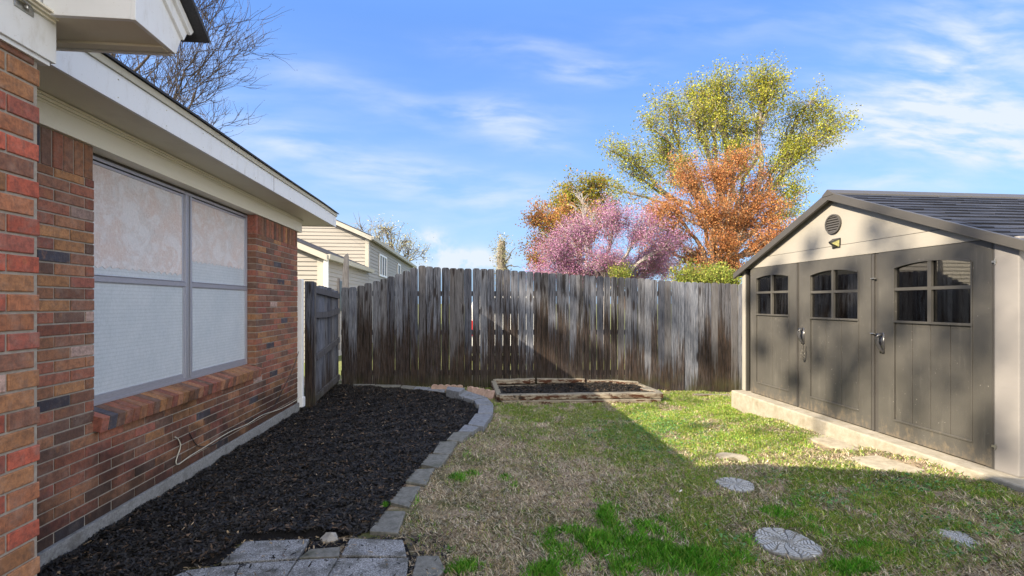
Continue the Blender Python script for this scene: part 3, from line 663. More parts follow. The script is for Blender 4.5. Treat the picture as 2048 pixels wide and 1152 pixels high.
# ------------------------------------------------------------------ stone edging, pavers, stepping stones
def slab_quad(name, pix, h, th, mat, label, cat, group=None, bevel=.008, lift=None, tilt=0):
    P = [ground(u, v, h) for u, v in pix]; zc = sum(p.z for p in P)/len(P)
    P = [Vector((p.x, p.y, .3*zc+.7*p.z)) for p in P]
    m = MB(); m.prism(P, (0, 0, -th)); o = m.build(name, mat, bevel=bevel)
    me = o.data
    for v in me.vertices: v.co += Vector((random.uniform(-.002, .002), random.uniform(-.002, .002), random.uniform(-.0015, .0015)))
    c = sum(P, Vector())/len(P); me.transform(Matrix.Translation(-c)); o.location = c; BASE[o] = c
    return tag(o, label, cat, group)
EB = [([(739,1062),(759,1021),(811,1022),(795,1065)],.02,'nearest the grey pavers, a dark flat stone'),
      ([(777,1003),(798,974),(841,972),(818,1014)],.02,'second from the pavers, beside a bright green tuft'),
      ([(811,963),(827,938),(870,936),(852,969)],.025,'third from the pavers'),
      ([(841,928),(857,908),(898,909),(879,935)],.03,'fourth from the pavers'),
      ([(865,905),(879,883),(916,882),(900,908)],.035,'fifth from the pavers'),
      ([(893,879),(907,864),(943,864),(923,883)],.045,'sixth from the pavers'),
      ([(916,862.5),(929,849),(961,851),(945,863)],.055,'seventh from the pavers, the mossy one'),
      ([(936,847),(951,827),(986,826),(967,853)],.07,'the long pale block where the edging curves'),
      ([(956,825.5),(958,809.5),(987,810),(986,825)],.08,'at the outermost point of the curve'),
      ([(953,808.5),(948,800),(973,794),(987,808.5)],.09,'the first behind the outermost point of the curve'),
      ([(945,799),(925,793.5),(948,786),(971,793)],.10,'between the curve and the raised double block'),
      ([(924,793),(908,787),(930,780),(947,785.5)],.11,'next to the tall double block, its side face showing'),
      ([(892,778),(895,772),(930,776),(918,784)],.16,'the tallest one, raised above its neighbours'),
      ([(853,780),(862,774.5),(891,778),(888,784)],.06,'just left of the tallest block'),
      ([(826,778),(833,772.5),(861,774),(853,779.5)],.06,'below the fence, two left of the tallest block'),
      ([(800,775),(805,770),(832,772),(825,777)],.06,'below the fence, three left of the tallest block'),
      ([(747,773),(752,768.5),(803,769.5),(799,774)],.05,'long and dirty, below the fence'),
      ([(702,772),(706,767.5),(751,768),(746,772.5)],.05,'leftmost, by the corner of the fences')]
for i, (q, h, lab) in enumerate(EB):
    slab_quad('edging_block', q, h, .10+h*.6, M_EDGE if i < 6 or i > 14 else M_EDGEFAR, 'grey mulch edging block, '+lab, 'edging stone', 'stone blocks edging the mulch bed')
PV = [([(441,1125),(490,1083),(619,1077),(595,1116)],'top left paver, cut at an angle against the mulch'),
      ([(597,1116),(621,1098),(681,1093),(678,1112)],'small dark paver wedged behind the long joint'),
      ([(682,1110),(701,1077),(806,1079),(813,1111)],'pale paver in the back row beside the dead grass'),
      ([(651,1162),(679,1116),(817,1114),(812,1164)],'widest pale paver at the front right of the patch'),
      ([(569,1160),(596,1119.5),(675,1116),(648,1162)],'middle paver of the front row, with a dirty dark stain'),
      ([(466,1162),(483,1127),(592,1119.5),(565,1160)],'second paver from the left in the front row'),
      ([(320,1165),(374,1140),(480,1127.5),(463,1162)],'leftmost paver, half buried in mulch'),
      ([(822,1162),(834,1111),(878,1111),(890,1137),(868,1162)],'small irregular dark stone at the right end of the pavers')]
for q, lab in PV: slab_quad('paver', q, .026, .06, M_PAVER if 'irregular' not in lab and 'small dark' not in lab else M_EDGE, 'grey concrete '+lab if 'stone' not in lab else lab, 'paver', 'pavers at the end of the mulch bed', bevel=.006)
# joints soil under the pavers, crumbs of mulch and straw lying over them
m = MB()
q = [ground(u, v, .004) for u, v in ((345, 1180), (450, 1122), (495, 1084), (640, 1079), (808, 1077), (822, 1111), (874, 1112), (884, 1140), (860, 1180))]
m.prism(q, (0, 0, -.03)); o = m.build('paver_bedding', M_SOIL); tag(o, kind='structure')
N = 5200; u_ = RNG.uniform(330, 900, N); v_ = RNG.uniform(1066, 1185, N); q = []
for a_, b_ in zip(u_, v_):
    r_ = ray(a_, b_); s_ = -1.405/r_.z; q.append((r_.x*s_, r_.y*s_))
q = np.array(q); PQ = [np.array([tuple(ground(a_, b_, .026))[:2] for a_, b_ in pp]) for pp, _ in PV]
def inside(P, x, y):
    c = np.zeros(x.shape, bool)
    for i in range(len(P)):
        x0, y0 = P[i]; x1, y1 = P[(i+1) % len(P)]; c ^= ((y0 > y) != (y1 > y)) & (x < (x1-x0)*(y-y0)/(y1-y0+1e-12)+x0)
    return c
on = np.zeros(len(q), bool)
for P in PQ: on |= inside(P, q[:, 0], q[:, 1])
keep = ~on | (RNG.random(N) < .045); q = q[keep]; on = on[keep]; z = gz(q[:, 0], q[:, 1])+np.where(on, .030, .012)+RNG.uniform(0, .006, len(q))
V, c = scatter_chips(np.stack([q[:, 0], q[:, 1], z], 1), RNG, .004, .02); kk = RNG.random(len(c)) < .22; c[kk] = np.array([.34, .26, .16])*RNG.uniform(.5, 1.3, (int(kk.sum()), 1))
tag(np_mesh('paver_debris', V, 5, M_CHIP, None, c), 'crumbs of mulch and straw caught in the paver joints', 'debris', kind='stuff')
def rock(name, c, rx, ry, rz, mat, label, cat, seed=0, flat=False):
    bm = bmesh.new(); bmesh.ops.create_icosphere(bm, subdivisions=3, radius=1); r = random.Random(seed); ph = [r.uniform(0, 6) for _ in range(6)]
    pl = [(Vector((r.uniform(-1, 1), r.uniform(-1, 1), r.uniform(-.2, 1))).normalized(), r.uniform(.55, .8)) for _ in range(9)]
    for v in bm.verts:
        for n_, d_ in pl:
            e = v.co.dot(n_)-d_
            if e > 0: v.co -= n_*e
        v.co *= 1+.05*math.sin(v.co.x*7+ph[0])*math.sin(v.co.y*8+ph[1]); v.co = Vector((v.co.x*rx, v.co.y*ry, v.co.z*rz))
    me = bpy.data.meshes.new(name); bm.to_mesh(me); bm.free(); me.materials.append(mat); o = link(name, me); o.location = c; BASE[o] = c; return tag(o, label, cat)
c = ground(662, 1074, .02); o = rock('rock', c, .062, .055, .04, M_ROCK, 'tan pointed rock lying between the mulch and the pavers', 'rock', 3)
# stepping stones
def round_stone(u, v, ru, mat, label, group, pattern, h=.012, squash=1.0, hull=None):
    c = ground(u, v, 0); s = c.dot(Vector((SY, CY, 0))); R = ru*s/F; m = bmesh.new(); nr, na = 64, 260
    top = []
    rr = random.Random(u); ph = [rr.uniform(0, 6) for _ in range(4)]
    for i in range(nr+1):
        ring = []
        for k in range(na):
            a = 2*math.pi*k/na; rad = R*i/nr*(1+.03*math.sin(3*a+ph[0])+.02*math.sin(5*a+ph[1])); z = h
            if pattern and 1 < i < nr-1:
                q = i/nr; ph_ = (a*7/(2*math.pi)+.12*math.sin(q*6)) % 1-.5; cv = q*25-abs(ph_)*9
                gro = abs(math.sin(cv)) < .34 or abs(ph_) < .035 or abs(ph_) > .455
                z += -.003 if gro else .006
            if i == nr: z -= .006
            ring.append(m.verts.new((rad*math.cos(a), rad*math.sin(a)*squash, z)))
        top.append(ring)
    bot = [m.verts.new((w.co.x, w.co.y, -.04)) for w in top[-1]]
    for i in range(nr):
        for k in range(na):
            k2 = (k+1) % na; m.faces.new((top[i][k], top[i+1][k], top[i+1][k2], top[i][k2]))
    for k in range(na): k2 = (k+1) % na; m.faces.new((top[-1][k], bot[k], bot[k2], top[-1][k2]))
    bmesh.ops.remove_doubles(m, verts=m.verts, dist=1e-5)
    me = bpy.data.meshes.new('stepping_stone'); m.to_mesh(me); m.free()
    zz_ = np.empty(len(me.vertices)*3); me.vertices.foreach_get('co', zz_); zz_ = zz_.reshape(-1, 3)[:, 2]; kk = np.clip((zz_-h+.004)/.009, 0, 1) if pattern else np.ones_like(zz_)
    ca = me.color_attributes.new('col', 'FLOAT_COLOR', 'POINT'); ca.data.foreach_set('color', np.stack([kk, kk, kk, np.ones_like(kk)], 1).astype(np.float32).ravel()); me.materials.append(mat); o = link('stepping_stone', me)
    o.location = c; BASE[o] = c; tag(o, label, 'stepping stone', group); return o, R
SG = 'stepping stones crossing the lawn'
HOLES = []
for u, v, ru, mt, lab, pat in ((1572,1089,66,M_STEPP,'round embossed pale stepping stone nearest the camera, in the grass',True),(1471,972,40,M_STEPP,'round embossed pale stepping stone in a ring of bare soil, in the shade',True),
                          (1464,917,34,M_FLAG,'plain tan round stepping stone on the sun and shade line',False)):
    o, R = round_stone(u, v, ru*.88, mt, lab, SG, pat); HOLES.append((o.location.x, o.location.y, R*1.0, R*1.25))
o, R = round_stone(1918, 1078, 44, M_STEPP, 'embossed stepping stone half overgrown by dead grass at the right', SG, True, h=.004); HOLES.append((o.location.x, o.location.y, R*.6, R*.7))
def flag(q, lab, h=.012):
    o = slab_quad('flagstone', q, h, .05, M_FLAG, lab, 'flagstone', 'flagstones beside the shed slab', bevel=.006); c = o.location; HOLES.append((c.x, c.y, .2, .24)); return o
flag([(1600,872),(1655,870),(1730,901),(1718,903),(1660,893)], 'tan flagstone partly buried, farther from the camera along the shed slab')
flag([(1690,916),(1755,911),(1850,938),(1838,944),(1772,942)], 'large pale flagstone against the shed slab, nearer the camera')
# scalloped edging pieces
def scallop(u0, v0, u1, v1, label, lean):
    a = ground(u0, v0); b = ground(u1, v1); d = (b-a); L = d.length; d.normalize(); n = Vector((-d.y, d.x, 0)).normalized(); up = (Vector((0, 0, 1))*math.cos(lean)+n*math.sin(lean))
    poly = [a-up*.04, b-up*.04]; ns = 5; H = .105
    for i in range(ns):
        for k in range(7):
            t = k/6*math.pi; s = 1-(i+.5-.5*math.cos(t)*1)/ns if False else 1-(i+(1-math.cos(t))/2)/ns
            poly.append(a+d*(L*s)+up*(H+.028*math.sin(t)))
    m = MB(); m.prism(poly, n*.05); o = m.build('scalloped_edging', M_PINK, bevel=.004, segs=1); tag(o, label, 'garden edging', 'scalloped edging pieces by the fence')
scallop(862, 786, 925, 787, 'pale scalloped concrete edging piece standing against the fence', .25)
scallop(930, 788, 985, 799, 'pink scalloped concrete edging piece leaning beside the raised timber bed', .5)

# ------------------------------------------------------------------ raised bed
rb = thing('raised_bed', (1.7, 7.15, g1(1.7, 7.15)), 'long low raised garden bed of old landscape timbers filled with dark soil', 'garden bed')
def timber(a, b, w, h, name='timber'):
    a = Vector(a); b = Vector(b); d = b-a; L = d.length; d.normalize(); n = Vector((-d.y, d.x, 0)).normalized(); m = MB(); k = 10
    rings = []
    for i in range(k+1):
        c = a+d*(L*i/k); jx = random.uniform(-.004, .004); jz = random.uniform(-.004, .003)
        rings.append([c+n*(w/2*sx+jx)+Vector((0, 0, z+(jz if z else 0))) for sx, z in ((-.8, 0), (-1, h*.18), (-1, h*.82), (-.8, h), (.8, h), (1, h*.82), (1, h*.18), (.8, 0))])
    vs = [p for r_ in rings for p in r_]; fs = [(i*8+j, i*8+(j+1) % 8, (i+1)*8+(j+1) % 8, (i+1)*8+j) for i in range(k) for j in range(8)]+[tuple(range(8)), tuple(k*8+j for j in range(8))]
    m.add(vs, fs); return m.build(name, M_TIMBER, rb)
FY = 6.72; zb = -1.515; X0, X1 = .43, 2.93
timber((X0+.05, FY, zb-.01), (X1-.04, FY-.03, zb-.02), .11, .088); timber((X0+.02, FY+.01, zb+.077), (X1+.0, FY-.02, zb+.068), .11, .088)
bz = -1.385
timber((X0-.02, 7.74, bz+.0), (1.12, 7.73, bz+.01), .10, .085); timber((1.16, 7.73, bz+.01), (1.98, 7.69, bz+.0), .10, .085); timber((2.02, 7.69, bz-.01), (2.52, 7.64, bz-.02), .10, .08); timber((2.44, 7.58, bz-.005), (2.86, 7.50, bz-.03), .10, .075)
timber((X0-.02, 7.68, bz-.01), (X0+.02, 6.80, zb+.06), .09, .085); timber((X0+.02, 7.30, bz-.035), (X0+.42, 6.95, bz-.045), .085, .045)
timber((X0+.0, 7.74, bz-.10), (2.5, 7.66, bz-.11), .10, .09); timber((2.86, 7.50, zb+.0), (2.92, 6.78, zb+.0), .09, .15); timber((2.78, 7.10, bz-.03), (2.95, 6.86, bz-.03), .12, .05)
sx = np.linspace(X0+.03, X1-.02, 40); sy = np.linspace(FY+.03, 7.72, 24)
soil = sheet('soil', sx, sy, lambda X, Y: -1.395+.03*np.sin(X*2.1)*np.sin(Y*3)+.012*np.sin(X*19)*np.sin(Y*23)-.03*(Y < FY+.1), M_SOIL, rb)
soil.data.transform(Matrix.Translation(-BASE[rb]))
N = 14000; x = RNG.uniform(X0+.06, X1-.06, N); y = RNG.uniform(FY+.08, 7.66, N); z = -1.392+.03*np.sin(x*2.1)*np.sin(y*3)+RNG.uniform(0, .02, N)
V, c = scatter_chips(np.stack([x, y, z], 1), RNG); np_mesh('mulch_cover', V, 5, M_CHIP, rb, c)['kind'] = 'stuff'
# board lying at the foot of the fence by the shed
m = MB(); a = ground(1390, 789, .03); b = ground(1462, 790, .03); m.prism([a, b, b+Vector((0, .09, 0)), a+Vector((0, .09, 0))], (0, 0, -.03)); o = m.build('board', M_TIMBER, bevel=.004); tag(o, 'thin grey board lying in the grass at the foot of the fence beside the shed', 'board')

# ------------------------------------------------------------------ shed
SX = 4.0; SYF, SYN = 6.34, 2.955; SZ0 = -1.275; ZD = .49; YA = 4.66; ZA = 1.205; PS = .436
def ysh(u, X=SX): r = ray(u, 600); return r.y/r.x*X
def zsh(u, v, X=SX): return on_x(u, v, X).z
shed = thing('garden_shed', (5.4, 4.65, SZ0), 'brown and tan plastic garden shed with three doors under a low gable', 'shed')
pad = MB(); pad.box(3.82, 7.9, 2.6, 6.335, -1.8, SZ0); pado = pad.build('shed_slab', M_SLAB, bevel=.02, segs=3); tag(pado, 'pale concrete slab raised above the grass under the shed', 'slab')
# corner posts
for y0, y1 in ((6.265, SYF), (SYN, 3.115)):
    m = MB(); m.box(SX-.005, SX+.09, y0, y1, SZ0, ZD+.03 if y0 > 5 else ZD+.0); m.build('corner_post', M_SHEDT if y0 > 5 else M_SHEDL, shed, bevel=.008)
for y0, y1 in ((6.245, 6.2645), (3.1155, 3.175)): m = MB(); m.box(SX+.002, SX+.05, y0, y1, SZ0, ZD); m.build('jamb', M_SHEDF, shed, bevel=.003)
# walls
def sidings(y, sgn, mat):
    m = MB(); z = SZ0; x0, x1 = SX+.09, 7.5
    while z < ZD-.01:
        zt = min(z+.155, ZD); pr = [(y, z), (y+sgn*.014, z), (y+sgn*.003, zt-.004), (y, zt-.004)]
        m.prism([(x0, a, b) for a, b in pr], (x1-x0, 0, 0)); z += .155
    m.box(x0, x1, min(y, y-sgn*.03), max(y, y-sgn*.03), SZ0, ZD); return m.build('side_wall', mat, shed)
sidings(SYN+.03, -1, M_SHEDL); sidings(SYF-.03, 1, M_SHEDT)
m = MB(); m.prism([(7.5, SYN, SZ0), (7.5, SYF, SZ0), (7.5, SYF, ZD), (7.5, YA, ZA-.05), (7.5, SYN, ZD)], (.03, 0, 0)); m.build('back_wall', M_SHEDL, shed)
m = MB(); m.box(SX+.3, 7.49, 2.99, 6.30, SZ0+.002, SZ0+.01); m.build('floor', M_DARKIN, shed)
# gable
def zroof(y): return ZA-abs(y-YA)*PS
GB = ZD+.135
m = MB(); m.prism([(SX+.0, YA+(ZA-.01-ZD)/PS, ZD+.004), (SX+.0, YA+(ZA-.01-GB)/PS, GB), (SX+.0, YA-(ZA-.01-GB)/PS, GB), (SX+.0, YA-(ZA-.01-ZD)/PS, ZD+.004)], (.03, 0, 0))
m.build('header', M_SHEDT, shed, bevel=.003)
m = MB(); m.prism([(SX+.006, YA+(ZA-.02-GB)/PS, GB+.005), (SX+.006, YA, ZA-.02), (SX+.006, YA-(ZA-.02-GB)/PS, GB+.005)], (.03, 0, 0)); gable = m.build('gable', M_SHEDT, shed)
m = MB(); m.prism([(SX+.04, SYF-.05, ZD-.08), (SX+.04, YA, ZA-.03), (SX+.04, SYN+.05, ZD-.08)], (.02, 0, 0)); m.build('gable_backing', M_SHEDF, shed)
# roof
RE = 1.80; XR0 = 3.93; XR1 = 7.75
for sgn in (1, -1):
    m = MB(); zf = lambda d: ZA-d*PS
    m.prism([(XR0, YA+sgn*.0, zf(0)+.018), (XR0, YA+sgn*RE, zf(RE)+.018), (XR0, YA+sgn*RE, zf(RE)-.06), (XR0, YA+sgn*.0, zf(0)-.072)], (.035, 0, 0))
    m.build('rake_fascia', M_SHEDF, shed, bevel=.004)
    m = MB(); m.prism([(XR0+.036, YA+sgn*.003, zf(0)+.0), (XR0+.036, YA+sgn*(RE-.01), zf(RE)+.002), (XR0+.036, YA+sgn*(RE-.01), zf(RE)-.02), (XR0+.036, YA+sgn*.003, zf(0)-.022)], (XR1-XR0-.04, 0, 0)); rf = m.build('roof', M_SHINGLE, shed)
    # moulded shingle courses
    m = MB(); d = RE-.005; row = 0; cs = .125
    while d > .05:
        x = XR0+.03-(row % 2)*.14-random.uniform(0, .05)
        while x < XR1:
            w = random.uniform(.16, .34); x0 = max(x, XR0+.03); x1 = min(x+w-.006, XR1); hh = random.choice([.010, .014, .018])
            if x1-x0 > .02:
                d2 = max(d-cs*1.02, 0.0); n_ = Vector((0, sgn*PS, 1)).normalized()
                a = Vector((x0, YA+sgn*d, zf(d)+.004)); b = Vector((x1, YA+sgn*d, zf(d)+.004)); c2 = Vector((x1, YA+sgn*d2, zf(d2)+.004)); e = Vector((x0, YA+sgn*d2, zf(d2)+.004))
                k_ = random.uniform(.7, 1.5); m.add([a, b, c2, e, a+n_*hh, b+n_*hh, c2+n_*.002, e+n_*.002], [(0,1,5,4),(4,5,6,7),(0,4,7,3),(1,2,6,5)], (k_, k_, k_*1.05))
            x += w
        d -= cs; row += 1
    m.build('shingles', material('shed_shingle', lambda t, pos, p: (t.mix(1, t.mix(t.noise(pos, 90, 3, .8), (.010, .012, .018), (.032, .036, .048)), t.attr('col'), 'MULTIPLY'), t.bump(t.noise(pos, 120, 3), .3, .003)), .75, .25), rf, colors=True)
m = MB(); x = XR0-.005
while x < XR1:
    x1 = min(x+.42, XR1); m.prism([(x, YA-.075, zroof(YA-.075)+.024), (x, YA, ZA+.045), (x, YA+.075, zroof(YA+.075)+.024), (x, YA+.075, zroof(YA+.075)+.006), (x, YA-.075, zroof(YA-.075)+.006)], (x1-x-.006, 0, 0)); x += .42
m.build('ridge_cap', M_SHEDF, shed, bevel=.003)
# doors
def door(u0, u1, wu0, wu1, wv_top, wv_spring, wv_bot, planks):
    y1, y0 = ysh(u0), ysh(u1); wy1, wy0 = ysh(wu0), ysh(wu1); um = (wu0+wu1)/2; ub = wu0
    wt = zsh(um, wv_top); ws = zsh(wu0, wv_spring); wb = zsh(wu0, wv_bot)
    X = SX; T = .035; D = MB(); zb = SZ0+.012; zt = ZD
    D.box(X, X+T, y0, wy0, zb, zt); D.box(X, X+T, wy1, y1, zb, zt)           # stiles
    D.box(X+.0005, X+T, wy0, wy1, zb, zb+.16); D.box(X+.0005, X+T, wy0, wy1, wb-.012, wb)
    n = 16; arc = lambda t: ws+(wt-ws)*math.sin(math.pi*(.12+.76*t))/1.0 if False else ws+(wt-ws)*(1-(2*t-1)**2)
    for i in range(n):
        a, b = i/n, (i+1)/n; ya, yb = wy0+(wy1-wy0)*a, wy0+(wy1-wy0)*b
        D.add([(X+.0005, ya, arc(a)), (X+.0005, yb, arc(b)), (X+.0005, yb, zt), (X+.0005, ya, zt), (X+T, ya, arc(a)), (X+T, yb, arc(b)), (X+T, yb, zt), (X+T, ya, zt)], [(0,1,2,3),(7,6,5,4),(0,4,5,1)])
    d = D.build('door', M_SHED, shed)
    # recessed planked lower panel with a raised moulding
    m = MB(); w = (wy1-wy0)/planks
    for i in range(planks): m.box(X+.009, X+T-.002, wy0+w*i+.0022, wy0+w*(i+1)-.0022, zb+.16, wb-.012)
    m.box(X+.015, X+T-.004, wy0, wy1, zb+.15, wb-.01); m.build('panel', M_SHED, d, bevel=.002, segs=1)
    m = MB(); f = lambda a, b, c, e: m.box(X-.007, X+.0, a, b, c, e)
    f(wy0-.012, wy1+.012, zb+.148, zb+.166); f(wy0-.012, wy0, zb+.166, ws); f(wy1, wy1+.012, zb+.166, ws)
    m.build('molding', M_SHED, d, bevel=.004)
    # window: frame bars and glass
    m = MB(); ym = (wy0+wy1)/2; zm = wb+(ws-wb)*.60; bw = .016 if planks > 3 else .014
    m.box(X-.004, X+.02, ym-bw, ym+bw, wb+.002, wt-.004); m.box(X-.002, X+.018, wy0+.001, ym-bw, zm-.014, zm+.014); m.box(X-.002, X+.018, ym+bw, wy1-.001, zm-.014, zm+.014)
    m.box(X-.009, X+.012, wy0-.014, wy1+.014, wb-.014, wb+.006)
    for i in range(n):
        a, b = i/n, (i+1)/n; ya, yb = wy0+(wy1-wy0)*a, wy0+(wy1-wy0)*b; q = [(X-.009, ya, arc(a)-.004), (X-.009, yb, arc(b)-.004), (X-.009, yb, arc(b)+.012), (X-.009, ya, arc(a)+.012)]
        m.prism(q, (.009, 0, 0))
    wn = m.build('window', M_SHED, d, bevel=.0)
    m = MB(); ap = [(X+.024, wy0+(wy1-wy0)*i/n, arc(i/n)) for i in range(n+1)]; m.prism([(X+.024, wy1, wb), (X+.024, wy0, wb)]+ap, (.003, 0, 0)); m.build('pane', M_SHEDGLASS, wn)
    return d, y0, y1
d1 = door(1501, 1592, 1513, 1577, 549, 557, 628, 2)
d2 = door(1599, 1742, 1621, 1716, 539, 551, 635, 3)
d3 = door(1757, 1984, 1789, 1942, 520, 536, 642, 4)
# meeting strips between the doors
for ua, ub in ((1592.5, 1598.5), (1742.5, 1756.5)):
    m = MB(); y1, y0 = ysh(ua), ysh(ub); m.box(SX+.012, SX+.04, y0, y1, SZ0, ZD); m.box(SX-.006, SX+.012, y0+(y1-y0)*.55, y1-(y1-y0)*.1, SZ0+.01, ZD-.005); m.build('astragal', M_SHEDF, shed, bevel=.003)
# handles
def handle(d, u, v, s=1.):
    c = on_x(u, v, SX-.01); m = MB(); y, z = c.y, c.z
    m.tube([(SX-.002, y, z+.085*s), (SX-.045, y, z+.08*s), (SX-.06, y-.002, z+.05*s), (SX-.055, y-.008, z), (SX-.04, y-.016, z-.05*s), (SX-.012, y-.02, z-.085*s), (SX, y-.02, z-.09*s)], [.016, .018, .017, .015, .015, .013, .012], 10)
    m.box(SX-.006, SX+.0, y-.03, y+.02, z-.10*s, z+.10*s); return m.build('handle', M_HANDLE, d, smooth=True)
h2 = handle(d2[0], 1604, 672); h3 = handle(d3[0], 1762, 686)
# chain hanging from the middle door's handle
ch = MB(); c = on_x(1604, 690, SX-.05); pts = []
for t in np.linspace(0, 1, 17):
    a = math.pi*t; pts.append(Vector((SX-.035-.01*math.sin(a), c.y+.022*math.cos(a)+.0, c.z-.17*math.sin(a)**.6)))
for i in range(len(pts)-1):
    a, b = pts[i], pts[i+1]; d = (b-a); L = d.length
    if L < .004: continue
    d.normalize(); n = d.cross(Vector((1, 0, 0)) if i % 2 else Vector((.3, 1, .1))).normalized()
    ring = [a.lerp(b, .5)+d*(L*.62)*math.cos(q)+n*.008*math.sin(q) for q in np.linspace(0, 2*math.pi, 11)]; ch.tube(ring, .0028, 5, cap=False)
o = ch.build('chain', M_CHAIN); tag(o, 'steel chain looped through the handle of the middle shed door', 'chain')
# hinges and hasps
for u, v in ((1990, 523), (1990, 893)):
    c = on_x(u, v, SX-.004); m = MB(); m.box(SX-.012, SX-.0, c.y-.012, c.y+.018, c.z-.008, c.z+.008); m.tube([(SX-.010, c.y-.004, c.z-.022), (SX-.010, c.y-.004, c.z+.022)], .004, 8); m.build('hinge', M_METAL, d3[0])
for u, v in ((1747, 557), (1746, 667)):
    c = on_x(u, v, SX-.008); m = MB(); m.box(SX-.014, SX-.007, c.y-.028, c.y+.02, c.z-.006, c.z+.006); m.tube([(SX-.02, c.y-.02, c.z), (SX-.02, c.y+.02, c.z)], .005, 8); m.build('bolt', M_METAL, d2[0])
# round louvred vent
c = on_x(1667, 448, SX); R = .107; m = MB(); n = 40
o_ = [(SX-.016, c.y+R*math.cos(2*math.pi*k/n), c.z+R*math.sin(2*math.pi*k/n)) for k in range(n)]; i_ = [(SX-.016, c.y+R*.86*math.cos(2*math.pi*k/n), c.z+R*.86*math.sin(2*math.pi*k/n)) for k in range(n)]
for k in range(n): m.prism([o_[k], o_[(k+1) % n], i_[(k+1) % n], i_[k]], (.02, 0, 0))
vt = m.build('vent', M_SHEDF, shed, bevel=0)
m = MB(); m.prism([(SX-.001, c.y+R*.9*math.cos(2*math.pi*k/n), c.z+R*.9*math.sin(2*math.pi*k/n)) for k in range(n)], (.006, 0, 0)); m.build('vent_back', M_BLACK, vt)
m = MB()
for i in range(-3, 4):
    z = c.z+i*.0265; w = math.sqrt(max(0, (R*.88)**2-(i*.0265)**2)); m.prism([(SX-.003, c.y-w, z+.012), (SX-.014, c.y-w, z-.006), (SX-.012, c.y-w, z-.009), (SX-.002, c.y-w, z+.006)], (0, 2*w, 0))
m.build('louvres', M_SHEDF, vt)
# solar wall lamp
c = on_x(1673, 486, SX); sl = thing('solar_light', (SX, c.y, c.z), 'small black wedge-shaped solar wall lamp with a yellowish lens under the round vent', 'wall lamp')
m = MB(); h = .05; w = .055
m.prism([(SX, c.y-w, c.z+h), (SX-.022, c.y-w, c.z+h*.9), (SX-.075, c.y-w*.4, c.z+.012), (SX-.072, c.y-w*.4, c.z+.004), (SX, c.y-w, c.z+h*.7)], (0, 0, 0)) if False else None
m.add([(SX, c.y-w, c.z+h), (SX, c.y+w, c.z+h), (SX-.085, c.y+.012, c.z+.012), (SX-.085, c.y-.012, c.z+.012), (SX, c.y-w, c.z+h-.012), (SX, c.y+w, c.z+h-.012), (SX-.083, c.y+.012, c.z+.002), (SX-.083, c.y-.012, c.z+.002)],
      [(0,1,2,3),(4,7,6,5),(0,3,7,4),(1,5,6,2),(3,2,6,7),(0,4,5,1)]); m.box(SX-.006, SX, c.y-w, c.y+w, c.z-.056, c.z+.05); m.build('panel_top', M_BLACK, sl)
m = MB(); m.add([(SX-.007, c.y-w+.008, c.z+.034), (SX-.007, c.y+w-.008, c.z+.034), (SX-.078, c.y, c.z+.004), (SX-.007, c.y-w+.012, c.z-.045), (SX-.007, c.y+w-.012, c.z-.045)], [(0,2,1),(0,3,2),(1,2,4),(2,3,4),(0,1,4,3)]); m.build('lens', M_LENS, sl)
m = MB(); m.add([(SX-.084, c.y-.012, c.z+.004), (SX-.084, c.y+.012, c.z+.004), (SX-.006, c.y+.02, c.z-.05), (SX-.006, c.y-.02, c.z-.05), (SX-.078, c.y-.010, c.z-.008), (SX-.078, c.y+.010, c.z-.008)], [(0,1,5,4),(4,5,2,3),(0,4,3),(1,2,5)]); m.build('sensor_body', M_BLACK, sl)
# things inside the shed seen through the glass
m = MB(); c = on_x(1557, 622, 4.35); m.tube([(4.35, c.y, SZ0+.02), (4.33, c.y+.01, c.z+.09)], .016, 8); m.box(4.30, 4.40, c.y-.12, c.y+.12, SZ0+.012, SZ0+.05); o = m.build('broom', M_GREENP); tag(o, 'bright green handle standing inside the shed behind the far door window', 'broom')
m = MB(); c = on_x(1527, 622, 4.4); m.box(4.4, 4.6, c.y-.07, c.y+.09, SZ0+.012, c.z+.02); m.box(4.395, 4.4, c.y-.05, c.y+.07, c.z-.1, c.z-.01); o = m.build('box', M_SHEDT, bevel=.004); tag(o, 'pale box stored inside the shed behind the far door window', 'box')
m = MB(); c = on_x(1645, 618, 4.5); m.box(4.5, 4.9, c.y-.10, c.y+.16, SZ0+.012, c.z+.04); m.box(4.49, 4.5, c.y-.08, c.y+.14, c.z-.22, c.z-.0); o = m.build('cabinet', M_CREAM, bevel=.004); tag(o, 'cream cabinet stored inside the shed behind the middle door window', 'cabinet')

# ------------------------------------------------------------------ neighbour's house
NX = -3.62; NY0, NY1, NY2 = 11.7, 16.8, 30.0; NZL, NZU = 1.17, 2.36
nb = thing('neighbour_house', (NX-3, 18, -1.5), 'cream vinyl-sided split-level house beyond the fence corner', 'house')
def lap_x(m, y0, y1, z0, z1, X, s=.11):   # siding facing +x
    z = z0
    while z < z1-.01: zt = min(z+s, z1); m.prism([(X, y0, z), (X+.022, y0, z), (X+.004, y0, zt), (X, y0, zt)], (0, y1-y0, 0)); z += s
def lap_y(m, edge, z0, z1, Y, xl, s=.11):  # siding facing -y, right limit edge(z)
    z = z0
    while z < z1-.01:
        zt = min(z+s, z1); a, b = edge(z), edge(zt)
        m.add([(xl, Y-.022, z), (a, Y-.022, z), (b, Y-.004, zt), (xl, Y-.004, zt), (xl, Y, z), (a, Y, z), (b, Y, zt), (xl, Y, zt)], [(0,1,2,3),(4,7,6,5),(0,4,5,1),(1,5,6,2)]); z += s
